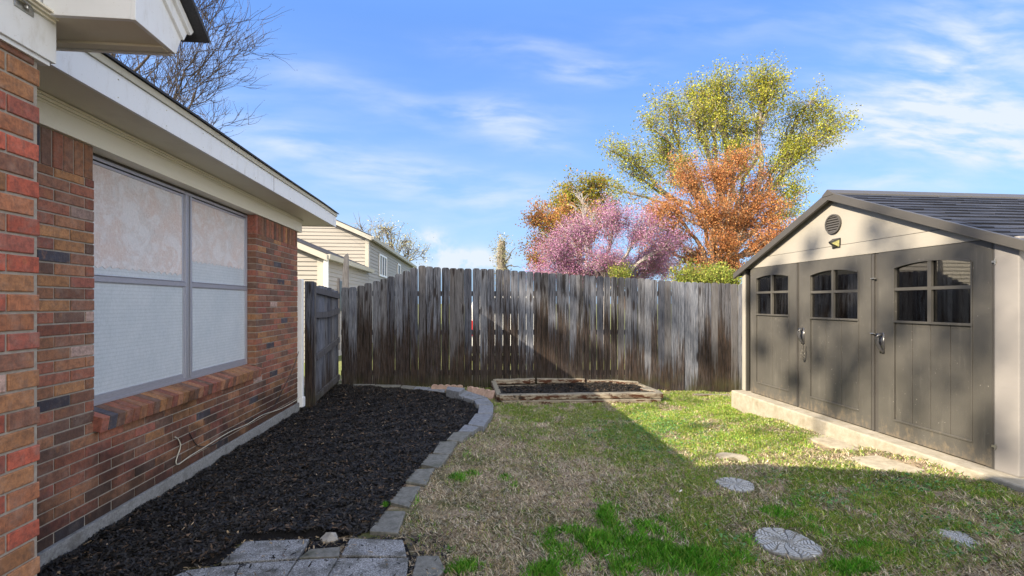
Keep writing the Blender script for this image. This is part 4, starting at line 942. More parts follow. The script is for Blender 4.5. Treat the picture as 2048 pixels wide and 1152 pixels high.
m = MB(); lap_x(m, NY0, NY1, -1.5, NZL, NX); lap_y(m, lambda z: NX-.0 if z < NZL else NX-(z-NZL)/.42, -1.5, NZL+2.0, NY0, NX-6); m.box(NX-6, NX, NY0, NY1, -1.6, NZL-.02); m.build('lower_wall', M_SIDING, nb)
m = MB(); lap_x(m, NY1, NY2, -1.5, NZU, NX+.003, .13); lap_y(m, lambda z: NX-.0 if z < NZU else NX-(z-NZU)/.44, .2, NZU+2.4, NY1, NX-8, .13); m.box(NX-8, NX, NY1, NY2, -1.6, NZU-.02); m.prism([(NX, NY1+.01, NZU-.02), (NX-8, NY1+.01, NZU-.02), (NX-8, NY1+.01, NZU+2), (NX-5.2, NY1+.01, NZU+2.25)], (0, 12, 0)); m.build('upper_wall', M_SIDING, nb)
m = MB(); 
for Y0, Y1, z, sl_, ext in ((NY0-.18, NY1, NZL, .42, 4.5), (NY1-.18, NY2+.2, NZU, .44, 5.2)):
    a = Vector((NX+.16, Y0, z-.0)); b = Vector((NX-ext, Y0, z+(ext+.16)*sl_)); m.prism([a, b, b+Vector((0, 0, .06)), a+Vector((0, 0, .06))], (0, Y1-Y0, 0))
m.build('roof', M_SHINGLE, nb)
for Y0, z, sl_, ext in ((NY0-.20, NZL, .42, 4.5), (NY1-.20, NZU, .44, 5.2)):
    m = MB(); a = Vector((NX+.16, Y0, z-.13)); b = Vector((NX-ext, Y0, z+(ext+.16)*sl_-.13)); m.prism([a, b, b+Vector((0, 0, .15)), a+Vector((0, 0, .15))], (0, .025, 0)); m.build('rake_board', M_TRIM, nb)
m = MB()
for Y0, Y1, z in ((NY0-.18, NY1-.02, NZL), (NY1-.18, NY2+.2, NZU)): m.prism([(NX+.10, Y0, z-.09), (NX+.22, Y0, z-.09), (NX+.24, Y0, z+.03), (NX+.10, Y0, z+.03)], (0, Y1-Y0, 0)); m.box(NX+.024, NX+.1, Y0+.02, Y1, z-.04, z-.02)
m.build('gutter', M_TRIM, nb)
m = MB(); m.box(NX-.10, NX+.03, NY1-.04, NY1+.13, NZL+.05, NZU-.05); m.build('corner_trim', M_TRIM, nb); m = MB(); m.box(NX-.12, NX+.03, NY0-.04, NY0+.10, -1.5, NZL-.06); m.build('corner_trim', M_TRIM, nb)
m = MB(); m.box(NX+.06, NX+.16, NY0-.13, NY0-.05, -1.4, NZL-.10); m.tube([(NX+.11, NY0-.09, NZL-.12), (NX+.13, NY0-.12, NZL-.05)], .05, 8); m.build('downspout', M_VINYL, nb, bevel=.01)
def nwin(u0, u1, v0, v1, X, bars):
    a = on_x(u0, v0, X); b = on_x(u1, v1, X); m = MB(); y0, y1 = a.y, b.y; z1 = a.z; z0 = on_x(u0, v1, X).z
    f = MB(); fr(f, y0, y1, z0, z1, .07, X+.02, X+.06)
    for k in range(1, bars): yy_ = y0+(y1-y0)*k/bars; f.box(X+.02, X+.055, yy_-.03, yy_+.03, z0, z1)
    w = f.build('window', M_VINYL, nb); q = MB(); q.box(X+.024, X+.030, y0, y1, z0, z1); q.build('pane', M_BLACK, w)
nwin(757, 771.5, 507, 552, NX, 3); nwin(794, 799.5, 527, 550, NX, 1)
c = at_depth(678, 452, 19); m = MB(); m.tube([c+Vector((0, 0, -.6)), c+Vector((0, 0, .0))], .05, 10); m.tube([c+Vector((0, 0, 0)), c+Vector((0, 0, .05)), c+Vector((0, 0, .16)), c+Vector((0, 0, .2))], [.06, .14, .14, .05], 12); m.build('roof_vent', M_ALUD, nb)
m = MB(); c = on_x(683, 580, NX+.03); m.box(NX+.02, NX+.05, c.y-.35, c.y+.35, c.z-.6, c.z+.25); m.build('dark_window', M_BLACK, nb)

# white van parked behind the fence, glimpsed through the gaps
van = thing('parked_van', (1.0, 12.0, -1.5), 'white van parked behind the fence, glimpsed in slivers through the gaps', 'van')
m = MB(); prof = [(-1.0, -1.15), (-1.0, -.1), (-.82, .32), (-.7, .38), (.7, .38), (.82, .32), (1.0, -.1), (1.0, -1.15)]
m.prism([(1.0+a, 10.9, b-.12) for a, b in prof], (0, 4.4, 0)); m.build('body', M_VAN, van, bevel=.05, segs=3)
m = MB(); m.prism([(1+a*.78, 10.885, b) for a, b in ((-1, -.25), (-.82, .12), (.82, .12), (1, -.25))], (0, .02, 0)); m.build('rear_window', M_BLACK, van)
for sx_ in (-1, 1):
    m = MB(); m.box(1+sx_*.90-.09, 1+sx_*.90+.09, 10.87, 10.95, -.78, -.42); m.build('tail_light', M_REDP, van, bevel=.01)
    for yy_ in (11.7, 14.4):
        m = MB(); m.tube([(1+sx_*.98, yy_, -1.2), (1+sx_*.78, yy_, -1.2)], .31, 24); m.build('wheel', M_RUBBER, van)
m = MB(); m.box(0.0, 2.0, 10.78, 10.93, -1.2, -1.02); m.build('bumper', M_BLACK, van, bevel=.02)

# ------------------------------------------------------------------ trees
def rv(rng, s=1.): return Vector(rng.normal(0, s, 3))
def bez(a, b, c, n): return [(a*(1-t)**2+b*2*t*(1-t)+c*t*t) for t in np.linspace(0, 1, n)]
def wobble(P, rng, s): return [p if i in (0,) else p+rv(rng, s) for i, p in enumerate(P)]
def leaves(tips, per, spread, size, cols, rng, aspect=.6, droop=0):
    T = np.array([tuple(t) for t in tips]); n = len(T)*per; B = np.repeat(T, per, 0)+np.clip(rng.normal(0, 1, (n, 3)), -1.5, 1.5)*spread
    if droop: B[:, 2] -= np.abs(rng.normal(0, droop, n))
    a = rng.normal(0, 1, (n, 3)); a /= np.linalg.norm(a, axis=1)[:, None]; b = np.cross(a, rng.normal(0, 1, (n, 3))); b /= np.linalg.norm(b, axis=1)[:, None]
    s = size*rng.uniform(.55, 1.35, n)[:, None]; a = a*s; b = b*s*aspect
    V = np.stack([B-a*.5, B+b*.5, B+a*.5, B-b*.5], 1); cc = np.array([c for c, w in cols]); ww_ = np.array([w for c, w in cols], float); ww_ /= ww_.sum()
    C = cc[rng.choice(len(cc), n, p=ww_)]*rng.uniform(.65, 1.35, (n, 1)); return V, C
def tree(name, label, base, fork, lobes, bark, cols, size, per, spread, rng, trunk_r=.25, nsub=10, ntw=6, group=None, sides=5, aspect=.6, tw_r=.012, twl=.45, i0=4):
    """lobes: (centre, radius_vector, weight); returns thing"""
    t = thing(name, base, label, 'tree', group); m = MB(); base = Vector(base); fork = Vector(fork)
    P = wobble(bez(base, (base+fork)/2+rv(rng, .15), fork, 7), rng, trunk_r*.12); m.tube([base-Vector((0, 0, .3))]+P[1:], [trunk_r*1.35]+[trunk_r*(1-.07*i) for i in range(1, 7)], 9)
    tips = []
    for c, r, w in lobes:
        c = Vector(c); r = Vector(r); st = base.lerp(fork, rng.uniform(.75, 1.0)); mid = st.lerp(c, .5)+Vector((0, 0, (c-st).length*.10))+rv(rng, .06*(c-st).length)
        n = 9; LP = wobble(bez(st, mid, c, n), rng, .022*(c-st).length); lr = trunk_r*.34*(w**.5); m.tube(LP, [lr*(1-.085*i)+.01 for i in range(n)], 6)
        for k in range(int(nsub*w)):
            i = rng.integers(i0, n); s = LP[i]; d = rv(rng); d.normalize(); rad = rng.random()**.45; e = c+Vector((d.x*r.x, d.y*r.y, d.z*r.z))*rad
            mid = s.lerp(e, .5)+Vector((0, 0, (e-s).length*rng.uniform(-.05, .16)))+rv(rng, .05*(e-s).length); SP = wobble(bez(s, mid, e, 6), rng, .02*(e-s).length); sr = max(lr*.24, tw_r*1.3)
            m.tube(SP, [sr*(1-.14*j)+tw_r*.3 for j in range(6)], 4, cap=False); tips.append(SP[-1])
            for q in range(ntw):
                j = rng.integers(1, 6); a = SP[j]; dd = ((e-s).normalized()*.5+rv(rng, .65)+Vector((0, 0, .15))).normalized(); L = twl*rng.uniform(.5, 1.3)
                TP = [a, a+dd*L*.5+rv(rng, .05*L), a+dd*L]; m.tube(TP, [tw_r, tw_r*.7, tw_r*.35], 3, cap=False); tips += [TP[1], TP[2], TP[2]+dd*L*.1]
    m.build('trunk', bark, t)
    if per > 0:
        V, C = leaves(tips, per, spread, size, cols, rng, aspect); np_mesh('crown', V, 4, M_LEAF, t, C)
    return t
def lob(D, lst):
    out = []
    for u, v, ru, rv_, w in lst: c = at_depth(u, v, D); out.append((c+Vector((0, RNG.uniform(-.6, .6), 0)), Vector((ru*D/F, ru*D/F*.8, rv_*D/F)), w))
    return out
def base_at(u, D): r = ray(u, 606)*D; return Vector((r.x, r.y, g1(r.x, r.y)))
R1 = np.random.default_rng(11)
YG = [((.36, .36, .04), 5), ((.27, .30, .04), 4), ((.16, .20, .035), 3), ((.42, .38, .055), 3), ((.22, .16, .05), 1)]
D = 24
tree('large_tree', 'tall wide spreading tree with sparse yellow-green spring leaves behind the orange tree', base_at(1475, D), at_depth(1465, 480, D),
     lob(D, [(1445,205,55,42,1.5),(1400,180,30,25,.7),(1530,180,45,42,1.3),(1500,250,60,50,1.0),(1385,245,60,50,1.3),(1330,290,50,38,1.0),(1300,245,22,18,.4),(1235,305,38,25,.6),(1270,340,50,28,.6),(1345,350,55,35,.7),(1240,375,30,22,.35),
             (1610,215,50,30,1.0),(1665,235,35,26,.7),(1640,275,45,22,.6),(1590,290,45,35,.7),(1560,350,40,50,.8),(1440,330,60,40,.8),(1600,370,30,25,.3),(1340,215,28,20,.5),(1575,420,25,45,.5),(1440,168,30,18,.6),(1515,165,28,16,.6)]),
     M_BARKG, YG, .095, 9, .16, R1, .42, 16, 8, tw_r=.013, twl=.8, i0=5)
OR = [((.46, .20, .075), 5), ((.37, .145, .05), 4), ((.52, .29, .12), 3), ((.28, .10, .045), 2), ((.40, .24, .08), 1)]
D = 17.5
tree('orange_tree', 'rust-orange leafed tree in front of the tall yellow-green tree, beside the shed gable', base_at(1425, D), at_depth(1425, 520, D),
     lob(D, [(1370,350,45,35,1.0),(1450,345,50,38,1.3),(1520,370,45,45,1.1),(1330,410,50,30,1.1),(1410,420,60,40,1.5),(1500,440,55,40,1.4),(1345,470,45,30,.9),(1440,490,55,35,1.1),(1530,490,40,30,.8),(1390,520,55,28,1.0),(1470,535,60,25,1.0),(1550,510,30,30,.8),(1320,500,35,30,.8),(1410,560,70,20,.8),(1310,450,35,28,.8),(1550,420,35,35,.9),(1480,310,35,22,.7),(1560,465,28,30,.7)]),
     M_BARKB, OR, .060, 12, .12, R1, .22, 15, 7, tw_r=.010, twl=.40)
tree('orange_tree', 'smaller mixed tree, orange below and yellow-green on top, left of the pink blossom tree', base_at(1120, 16), at_depth(1130, 520, 16),
     lob(16, [(1085,430,38,28,1.1),(1140,440,40,30,1.0),(1090,490,35,25,.9),(1150,490,45,28,.9),(1080,525,20,18,.5),(1200,450,30,22,.4)]),
     M_BARKB, OR+[((.45, .36, .06), 4)], .07, 8, .11, R1, .16, 14, 7, tw_r=.010, twl=.38)
tree('yellow_tree', 'yellow-green crown showing above the smaller orange tree', base_at(1160, 19), at_depth(1160, 480, 19),
     lob(19, [(1130,395,38,28,1.3),(1178,382,36,26,1.4),(1205,420,26,24,.8),(1150,430,50,28,1.2),(1120,460,50,30,1.0)]), M_BARKG, [((.28, .25, .03), 5), ((.19, .21, .035), 3), ((.32, .18, .045), 2)], .09, 8, .12, R1, .2, 15, 6, tw_r=.012, twl=.45)
PK = [((.42, .19, .34), 5), ((.50, .27, .42), 4), ((.32, .12, .26), 4), ((.34, .22, .16), 2), ((.58, .36, .48), 2), ((.30, .20, .20), 1)]
D = 12.5
tree('redbud_tree', 'pink-purple blossoming tree low above the middle of the fence', base_at(1215, D), at_depth(1215, 560, D),
     lob(D, [(1215,440,46,32,1.4),(1155,470,46,32,1.3),(1275,465,48,32,1.3),(1105,490,36,26,.9),(1330,490,36,24,.8),(1110,520,38,22,.9),(1200,520,50,24,1.1),(1310,515,42,22,1.0),(1260,530,45,20,1.0),(1340,530,32,20,.9),(1140,540,50,20,1.1),(1200,550,60,20,1.1),(1290,555,60,20,1.0),(1090,550,35,20,.8)]),
     M_BARKP, PK, .030, 9, .07, R1, .13, 22, 8, tw_r=.006, twl=.28, aspect=.8)
tree('white_branch_tree', 'thin pale-barked leafless tree rising through the pink and yellow crowns', base_at(1168, 14), at_depth(1172, 520, 14),
     lob(14, [(1165,410,20,25,.7),(1190,430,18,25,.5),(1145,450,18,20,.5),(1168,380,14,14,.3)]), M_BARKP, PK, .03, 0, .1, R1, .07, 12, 6, tw_r=.008, twl=.35)
GR = [((.20, .25, .04), 4), ((.30, .33, .06), 3), ((.12, .16, .03), 3), ((.35, .27, .08), 1)]
for u, w_, lab in ((1395, 1.0, 'yellow-green shrub behind the fence at the foot of the orange tree'), (1455, 1.2, 'taller green shrub behind the fence beside the shed corner')):
    tree('shrub', lab, base_at(u, 11.5), at_depth(u, 620, 11.5), lob(11.5, [(u,555,32,20,1.2*w_),(u-22,568,24,14,.8),(u+22,562,24,18,.8)]), M_BARKB, GR, .05, 9, .07, R1, .05, 16, 7, group='shrubs behind the fence', tw_r=.006, twl=.25)['category'] = 'shrub'
tree('shrub', 'small green shrub glimpsed below the pink blossom', base_at(1252, 11.3), at_depth(1252, 600, 11.3), lob(11.3, [(1252,545,22,12,1.0),(1235,556,18,10,.6)]), M_BARKB, GR, .045, 6, .06, R1, .04, 12, 6, group='shrubs behind the fence', tw_r=.005, twl=.2)['category'] = 'shrub'
# budding trees beyond the neighbour's house
BD = [((.42, .40, .22), 4), ((.34, .34, .18), 3), ((.5, .46, .3), 2)]
tree('budding_tree', 'thin tree with pale buds behind the neighbour\'s roof', base_at(790, 34), at_depth(785, 560, 34),
     lob(34, [(775,460,22,18,.9),(760,470,15,15,.5),(805,480,18,18,.6),(820,500,22,18,.8),(790,500,22,15,.7),(845,505,18,14,.4)]), M_BARKG, BD, .12, 2, .25, R1, .16, 12, 5, group='budding trees behind the neighbouring house', tw_r=.022, twl=.8)
tree('budding_tree', 'nearly bare tree left of the pale budded one behind the neighbour\'s roof', base_at(725, 34), at_depth(730, 520, 34),
     lob(34, [(722,450,14,18,.5),(740,455,10,14,.35),(712,465,10,10,.25)]), M_BARKG, BD, .10, 0, .25, R1, .12, 10, 4, group='budding trees behind the neighbouring house', tw_r=.02, twl=.8)
# ivy covered broken trunk
st = thing('tree_stump', base_at(1004, 20), 'tall broken tree trunk wrapped in pale vines above the fence', 'tree'); m = MB(); b = BASE[st]; top = at_depth(1004, 482, 20)
m.tube([b-Vector((0, 0, .2)), b.lerp(top, .4)+Vector((.1, 0, 0)), b.lerp(top, .8)+Vector((-.05, 0, 0)), top], [.3, .22, .19, .15], 9)
for du, dv, r_ in ((28, -10, .05), (38, 30, .04), (20, 45, .05), (-10, 20, .03)): a = b.lerp(top, .72); e = at_depth(1004+du, 505+dv, 20); m.tube(wobble(bez(a, a.lerp(e, .5)+Vector((0, 0, .2)), e, 6), R1, .04), [r_, r_*.8, r_*.6, r_*.5, r_*.35, r_*.2], 5)
m.build('trunk', M_BARKG, st); tp = [b.lerp(top, t)+rv(R1, .17) for t in np.linspace(.55, 1.02, 160)]; V, C = leaves(tp, 12, .10, .07, [((.36, .33, .22), 4), ((.28, .28, .15), 3)], R1); np_mesh('vine', V, 4, M_LEAF, st, C)

# bare tree behind the house, recursive
def bare(name, label, base, fork_h, limbs, bark, rng, r0, depth=4, budsz=.03):
    t = thing(name, base, label, 'tree'); m = MB(); base = Vector(base); fork = base+Vector((0, 0, fork_h)); m.tube([base-Vector((0, 0, .2)), base.lerp(fork, .5)+rv(rng, .05), fork], [r0*1.3, r0, r0*.9], 9); buds = []
    def grow(p, d, L, r, dep):
        n = 6; P = [p]; dd = d.copy()
        for i in range(n):
            dd = (dd+rv(rng, .13)+Vector((0, 0, .05))).normalized(); P.append(P[-1]+dd*L/n)
        m.tube(P, [r*(1-.11*i) for i in range(n+1)], 6 if dep > 2 else (4 if dep > 1 else 3), cap=False)
        if dep == 0: buds.append(P[-1]); return
        k = {4: 3, 3: 4, 2: 4, 1: 3}.get(dep, 4)
        for q in range(k):
            i = rng.integers(2, n+1); ax = rv(rng).normalized(); nd = (dd+ax*.62+Vector((0, 0, .12))).normalized(); grow(P[i], nd, L*rng.uniform(.55, .85), max(r*(1-.11*i)*.62, .0075), dep-1)
        grow(P[-1], dd, L*.65, max(r*.4, .0075), dep-1)
    for e, r in limbs: e = Vector(e); d = (e-fork); grow(fork, d.normalized(), d.length*.74, r, depth)
    m.build('trunk', bark, t); V, C = leaves(buds, 2, .03, budsz, [((.09, .055, .04), 3), ((.06, .04, .03), 2)], rng); np_mesh('buds', V, 4, M_LEAF, t, C); return t
D = 11.0
bs = base_at(215, D); LG = [(at_depth(330, 175, D), .085), (at_depth(400, 160, D-.6), .075), (at_depth(250, 60, D), .08), (at_depth(385, 120, D+.3), .06), (at_depth(340, 60, D+.5), .075), (at_depth(180, 30, D), .07)]
bare('bare_tree', 'leafless tree with dense dark twigs rising behind the brick house roof', bs, 3.4, LG, M_BARKD, np.random.default_rng(5), .2, 4)

# ------------------------------------------------------------------ trees out of frame to the left that dapple the fence and shed with shade
def shade_tree():
    rng = np.random.default_rng(3); L = np.array(LDIR)/LDIR.x
    tr = thing('shade_tree', (-17, -3.5, -1.5), 'large tree standing beyond the brick house, outside the view to the left', 'tree'); B = []
    def blob(P, k, s, n=26): B.append(np.array(P)-L*k+rng.normal(0, s, (n, 3)))
    # fence: shade in slanting bands w = z + .706 x
    cnt = 0
    while cnt < 330:
        x = rng.uniform(-2.4, 5.0); z = rng.uniform(-1.5, .8); w = z+.706*x
        p = 1.0 if w < -.25 else (.02 if w < .22 else (1.0 if w < .62 else (.02 if w < 1.10 else (.85 if w < 1.55 else (.03 if w < 1.95 else (.7 if w < 2.3 else .06))))))
        if x < .3 and z > -.4: p = .93 if abs(w+.05) > .12 else .5
        if rng.random() < p: blob((x, 7.8, z), 19+rng.uniform(-1, 1), .075, 18); cnt += 1
    # shed front and lawn
    for y, z, s in ((3.5, -.1, .22), (3.6, -.75, .2), (4.0, -.35, .2), (3.35, .55, .16), (4.35, -.55, .2), (4.75, .0, .16), (4.6, -.9, .16), (5.3, -.25, .14), (5.0, .62, .12), (4.1, .75, .13), (3.9, .28, .15), (5.9, -.6, .12), (5.6, .35, .1), (3.2, -.4, .18), (3.2, .2, .16), (4.9, -.55, .16), (3.1, -1.0, .16), (5.3, -1.0, .12), (4.45, .3, .12), (6.1, .1, .1)):
        for q in range(3): blob((4, y+rng.normal(0, s*.5), z+rng.normal(0, s*.5)), 19+rng.uniform(-1, 1), s*.55, int(14+60*s))
    for x, y, s in ((2.9, 6.3, .16), (3.3, 5.9, .12), (2.5, 6.75, .12), (3.4, 6.7, .18), (2.9, 5.2, .09), (3.45, 4.9, .12), (3.0, 7.2, .25), (3.9, 7.2, .3), (3.5, 5.5, .1)):
        for q in range(2): blob((x+rng.normal(0, s*.6), y+rng.normal(0, s*.5), -1.5), 21, s*.5, 14)
    T = np.concatenate(B); n = len(T)
    V, C = leaves([t for t in T], 1, .03, .10, [((.08, .11, .03), 2), ((.12, .15, .04), 2)], rng, .8); np_mesh('crown', V, 4, M_LEAF, tr, C)
    m = MB(); fork = Vector((-16.5, -3.6, 6.5)); m.tube([(-17, -3.5, -1.7), (-16.8, -3.5, 2), fork], [.45, .36, .3], 10)
    for k in range(26):
        e = Vector(B[rng.integers(0, len(B))].mean(0)); m.tube(wobble(bez(fork, fork.lerp(e, .5)+Vector((0, 0, .5)), e, 7), rng, .05), [.11, .09, .07, .05, .035, .025, .012], 6)
    m.build('trunk', M_BARKG, tr)
shade_tree()

# ------------------------------------------------------------------ grass
def patch(u, v, ru, rv_, w):
    c = ground(u, v); s = c.dot(Vector((SY, CY, 0))); ry = s*rv_/(v-HOR)
    return (c.x, c.y, ru*s/F, ry, w)
GREEN = [patch(*p) for p in ((1480,825,210,30,1.0),(1300,850,120,35,.85),(1240,905,90,30,.55),(1100,815,130,8,.6),(1520,880,150,25,.9),(1400,960,60,30,.55),(1640,960,90,22,.9),(1330,900,60,25,.7),(1060,835,60,14,.45),
    (1850,985,160,20,1.0),(2000,1015,120,26,.95),(1660,1035,45,45,.9),(1560,1035,50,28,.7),(1780,1110,60,35,.9),(1370,1000,60,40,.6),(1420,1080,50,60,.8),(1200,1000,60,30,.35),(1700,1010,60,20,.6),(1950,1060,90,20,.7),(1880,1100,60,25,.35),(1600,985,60,14,.6),(1080,880,60,25,.3),(1150,850,60,20,.35),(1740,965,70,12,.8),(1310,960,60,22,.45),(1640,1140,80,20,.7))]
BRIGHT = [patch(*p) for p in ((1180,1092,80,26,1),(1280,1078,75,28,1),(1215,1025,22,22,.9),(1350,1120,90,30,1),(1120,1068,36,10,.9),(1215,1045,18,22,.9),(1330,1100,60,24,.9),(1400,1138,60,20,.9),(1255,1142,50,20,1),(1085,1145,38,16,.9),(1150,1120,50,16,.6),(1460,1120,40,20,.6),(916,957,16,8,.9),(942,950,16,5,.7),(1010,962,12,7,.7),(934,912,10,7,.4),
    (836,1000,9,9,.9),(930,1142,30,12,.9),(832,1086,9,8,.8),(900,1105,14,8,.4),(1560,1030,30,12,.7),(1750,1110,40,22,.8),(1600,1010,26,14,.5),(1030,975,10,6,.4),(880,890,12,8,.5),(1330,1050,26,12,.5),(1640,1060,26,20,.6),(1500,1090,20,14,.5),(1700,1140,50,16,.8))]
CLOVER = [patch(*p) for p in ((1310,855,90,26,1),(1290,900,60,20,.8),(1470,1090,30,18,.5),(1830,975,110,16,.6),(1560,960,60,14,.35),(1640,1000,40,20,.5),(1980,1050,80,22,.6),(1900,1105,50,14,.6),(1230,875,50,18,.5))]
SOILS = [(h[0], h[1], h[2], h[3]) for h in HOLES]
def fld(lst, x, y):
    o = np.zeros_like(x)
    for cx, cy, rx, ry, w in lst: o = np.maximum(o, w*np.exp(-(((x-cx)/rx)**2+((y-cy)/ry)**2)*.9))
    return o
def vnoise(x, y, s, seed):
    r = np.random.default_rng(seed); G = r.random((64, 64)); X = x*s; Y = y*s; xi = np.floor(X).astype(int); yi = np.floor(Y).astype(int); fx = X-xi; fy = Y-yi; fx = fx*fx*(3-2*fx); fy = fy*fy*(3-2*fy)
    g = lambda a, b: G[a % 64, b % 64]; return (g(xi, yi)*(1-fx)+g(xi+1, yi)*fx)*(1-fy)+(g(xi, yi+1)*(1-fx)+g(xi+1, yi+1)*fx)*fy
def on_lawn(x, y):
    brr = np.interp(y, np.linspace(1.2, 8, 300), br)+.16
    ok = (x > brr) & (y < np.interp(x, [FA.x, FB.x], [FA.y, FB.y])-.02) & ~((x > 3.82) & (y < 6.34)) & ~((x > X0-.03) & (x < X1+.02) & (y > FY-.06) & (y < 7.8))
    pvr = (x < ground(820, 1111).x+.02) & (y < ground(820, 1075).y+.03); ok &= ~pvr | (y > 9)
    for cx, cy, r1, r2 in SOILS: ok &= ((x-cx)**2+(y-cy)**2) > (r1*.98)**2
    return ok
def soil_keep(x, y, rng):
    k = np.ones_like(x)
    for cx, cy, r1, r2 in SOILS: d = np.sqrt((x-cx)**2+(y-cy)**2); k = np.minimum(k, np.clip((d-r1)/(r2*1.15-r1), .12, 1))
    return rng.random(len(x)) < k
def sample(n, rng, near=1.4):
    # more points close to the camera
    y = 1.5+(7.9-1.5)*rng.random(n)**near; half = 1.25*y+.3; x = rng.uniform(-1.2, 1, n); x = np.where(True, -1.4+(np.minimum(y*1.30+.3, 5.0)+1.4)*rng.random(n), x)
    m_ = on_lawn(x, y); x, y = x[m_], y[m_]; k = soil_keep(x, y, rng); return x[k], y[k]
def blades(x, y, L, w, lean, rng, z0=0.):
    n = len(x); z = gz(x, y)+bumps(x, y)+z0; a = rng.uniform(0, 2*math.pi, n); P = np.stack([x, y, z], 1)
    h = np.stack([np.cos(a), np.sin(a), np.zeros(n)], 1); s = np.stack([-np.sin(a), np.cos(a), np.zeros(n)], 1)*w[:, None]
    up = np.array([0, 0, 1.]); m1 = P+h*(L*lean*.35)[:, None]+up*(L*np.sqrt(np.clip(1-lean**2, .02, 1))*.6)[:, None]; tp = P+h*(L*lean)[:, None]+up*(L*np.sqrt(np.clip(1-lean**2, .005, 1)))[:, None]
    return np.stack([P-s, P+s, m1+s*.8, tp, m1-s*.8], 1)
def colmix(cols, n, rng):
    cc = np.array([c for c, w in cols]); ww_ = np.array([w for c, w in cols], float); ww_ /= ww_.sum(); return cc[rng.choice(len(cc), n, p=ww_)]*rng.uniform(.7, 1.3, (n, 1))
G = np.random.default_rng(21)
STRAW = [((.68, .56, .39), 5), ((.54, .42, .27), 4), ((.84, .75, .58), 6), ((.22, .155, .09), 2), ((.42, .38, .22), 2)]
x, y = sample(230000, G, 1.7); gr = fld(GREEN, x, y); brt = fld(BRIGHT, x, y); nz = vnoise(x, y, 5, 1)
k = G.random(len(x)) < np.clip(1.05-.72*gr-.75*brt-.45*(nz < .27)-.4*(vnoise(x, y, 2.6, 9) < .2), .06, 1); x, y = x[k], y[k]; n = len(x)
V = blades(x, y, G.uniform(.015, .055, n), G.uniform(.0007, .0019, n)*(1+.10*y), np.clip(G.normal(.88, .12, n), .3, .985), G, .002)
o = np_mesh('dead_grass', V, 5, M_GRASS, None, colmix(STRAW, n, G)); tag(o, 'dry straw-coloured dead grass over the lawn', 'grass', kind='stuff')
GRN = [((.20, .38, .05), 5), ((.30, .46, .065), 4), ((.44, .48, .10), 4), ((.10, .24, .04), 1), ((.46, .42, .15), 2)]
x, y = sample(600000, G, 1.25); gr = fld(GREEN, x, y); nz = vnoise(x, y, 3.5, 2)*.5+vnoise(x, y, 11, 3)*.5
base_g = .06+.35*np.clip((y-5.2)/1.5, 0, 1)+.14*(x > 1.6)
k = G.random(len(x)) < np.clip((gr*1.5+base_g)*np.clip((nz-.26)*3.6, .05, 1.25), 0, 1); x, y = x[k], y[k]; n = len(x)
V = blades(x, y, G.uniform(.015, .04, n), G.uniform(.0008, .0018, n)*(1+.14*y), np.clip(G.normal(.55, .22, n), .05, .97), G)
o = np_mesh('green_grass', V, 5, M_GRASS, None, colmix(GRN, n, G)); tag(o, 'short green grass growing in patches through the dead lawn', 'grass', kind='stuff')
BRG = [((.16, .50, .04), 5), ((.28, .60, .07), 4), ((.10, .36, .03), 3), ((.40, .56, .12), 2)]
x, y = sample(620000, G, 1.9); br_ = fld(BRIGHT, x, y); nz = vnoise(x, y, 9, 4)*.6+vnoise(x, y, 22, 5)*.4
k = (br_ > .18) & (G.random(len(x)) < np.clip(br_*1.3*np.clip((nz-.32)*3.6, 0, 1.1), 0, 1)); x, y = x[k], y[k]; b2 = br_[k]; n = len(x)
V = blades(x, y, G.uniform(.03, .085, n)*(.5+.55*b2), G.uniform(.0009, .0018, n), np.clip(G.normal(.42, .22, n), .02, .95), G)
o = np_mesh('tuft_grass', V, 5, M_GRASS, None, colmix(BRG, n, G)); tag(o, 'longer bright green grass tufts in the front of the lawn', 'grass', kind='stuff')
x, y = sample(160000, G, 1.2); c_ = fld(CLOVER, x, y); k = G.random(len(x)) < np.clip(c_*np.clip((vnoise(x, y, 8, 6)-.2)*2.4, 0, 1), 0, 1); x, y = x[k], y[k]; n = len(x)
z = gz(x, y)+bumps(x, y)+G.uniform(.008, .03, n); P = np.stack([x, y, z], 1); a = G.normal(0, 1, (n, 3))*[1, 1, .35]; a /= np.linalg.norm(a, axis=1)[:, None]; b = np.cross(a, np.array([0, 0, 1.])+G.normal(0, .3, (n, 3))); b /= np.linalg.norm(b, axis=1)[:, None]; s = G.uniform(.006, .013, n)[:, None]
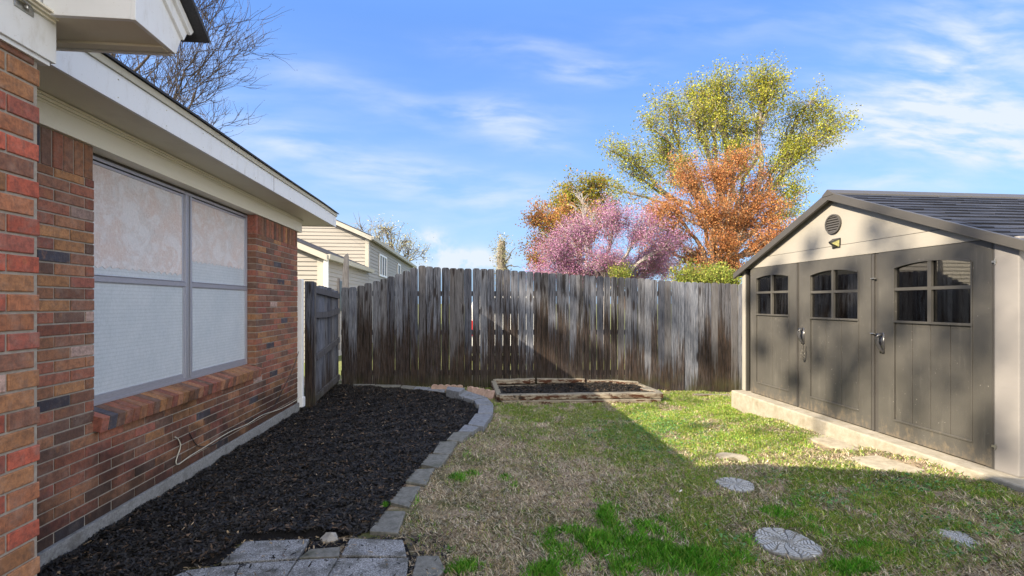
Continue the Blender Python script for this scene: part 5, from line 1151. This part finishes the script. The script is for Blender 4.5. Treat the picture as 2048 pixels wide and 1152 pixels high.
V = np.stack([P-a*s, P-b*s*.7-a*s*.3, P-b*s*.6+a*s*.6, P+a*s, P+b*s*.6+a*s*.6, P+b*s*.7-a*s*.3], 1)
o = np_mesh('clover', V, 6, M_GRASS, None, colmix([((.09, .22, .065), 4), ((.13, .28, .08), 3), ((.05, .15, .04), 2)], n, G)); tag(o, 'low blue-green clover leaves spreading in the lawn', 'ground cover', kind='stuff')
x = np.concatenate([G.uniform(-2.2, .2, 90), G.uniform(-.2, 3.7, 160)]); y = np.concatenate([G.uniform(1.8, 7.6, 90), G.uniform(1.9, 6.9, 160)])
k = (x < np.interp(y, np.linspace(1.2, 8, 300), br)-.05) | on_lawn(x, y); x, y = x[k], y[k]; n = len(x); z = gz(x, y)+.05+G.uniform(-.006, .006, n)-.018*on_lawn(x, y)
P = np.stack([x, y, z], 1); a = G.normal(0, 1, (n, 3))*[1, 1, .25]; a /= np.linalg.norm(a, axis=1)[:, None]; b = np.cross(a, np.array([0, 0, 1.])+G.normal(0, .25, (n, 3))); b /= np.linalg.norm(b, axis=1)[:, None]; s = G.uniform(.007, .02, n)[:, None]; w2 = s*G.uniform(.2, .5, (n, 1))
V = np.stack([P-a*s, P-b*w2-a*s*.2, P-b*w2*.7+a*s*.5, P+a*s, P+b*w2*.7+a*s*.5, P+b*w2-a*s*.2], 1)
tag(np_mesh('leaf_litter', V, 6, M_CHIP, None, colmix([((.30, .20, .11), 4), ((.42, .33, .21), 3), ((.17, .10, .06), 3), ((.5, .46, .38), 1)], n, G)), 'small dry leaves and bark scraps scattered on mulch and lawn', 'leaf litter', kind='stuff')
# one weed in the mulch bed edge
c = ground(771, 1011, .03); w = thing('weed', c, 'small bright green seedling at the edge of the mulch beside the edging blocks', 'plant')
n = 60; x = np.full(n, c.x)+G.normal(0, .012, n); y = np.full(n, c.y)+G.normal(0, .012, n); V = blades(x, y, G.uniform(.02, .045, n), G.uniform(.001, .003, n), np.clip(G.normal(.4, .2, n), .02, .9), G, .03); np_mesh('leaves', V, 5, M_GRASS, w, colmix([((.12, .34, .03), 1), ((.09, .26, .02), 1)], n, G))
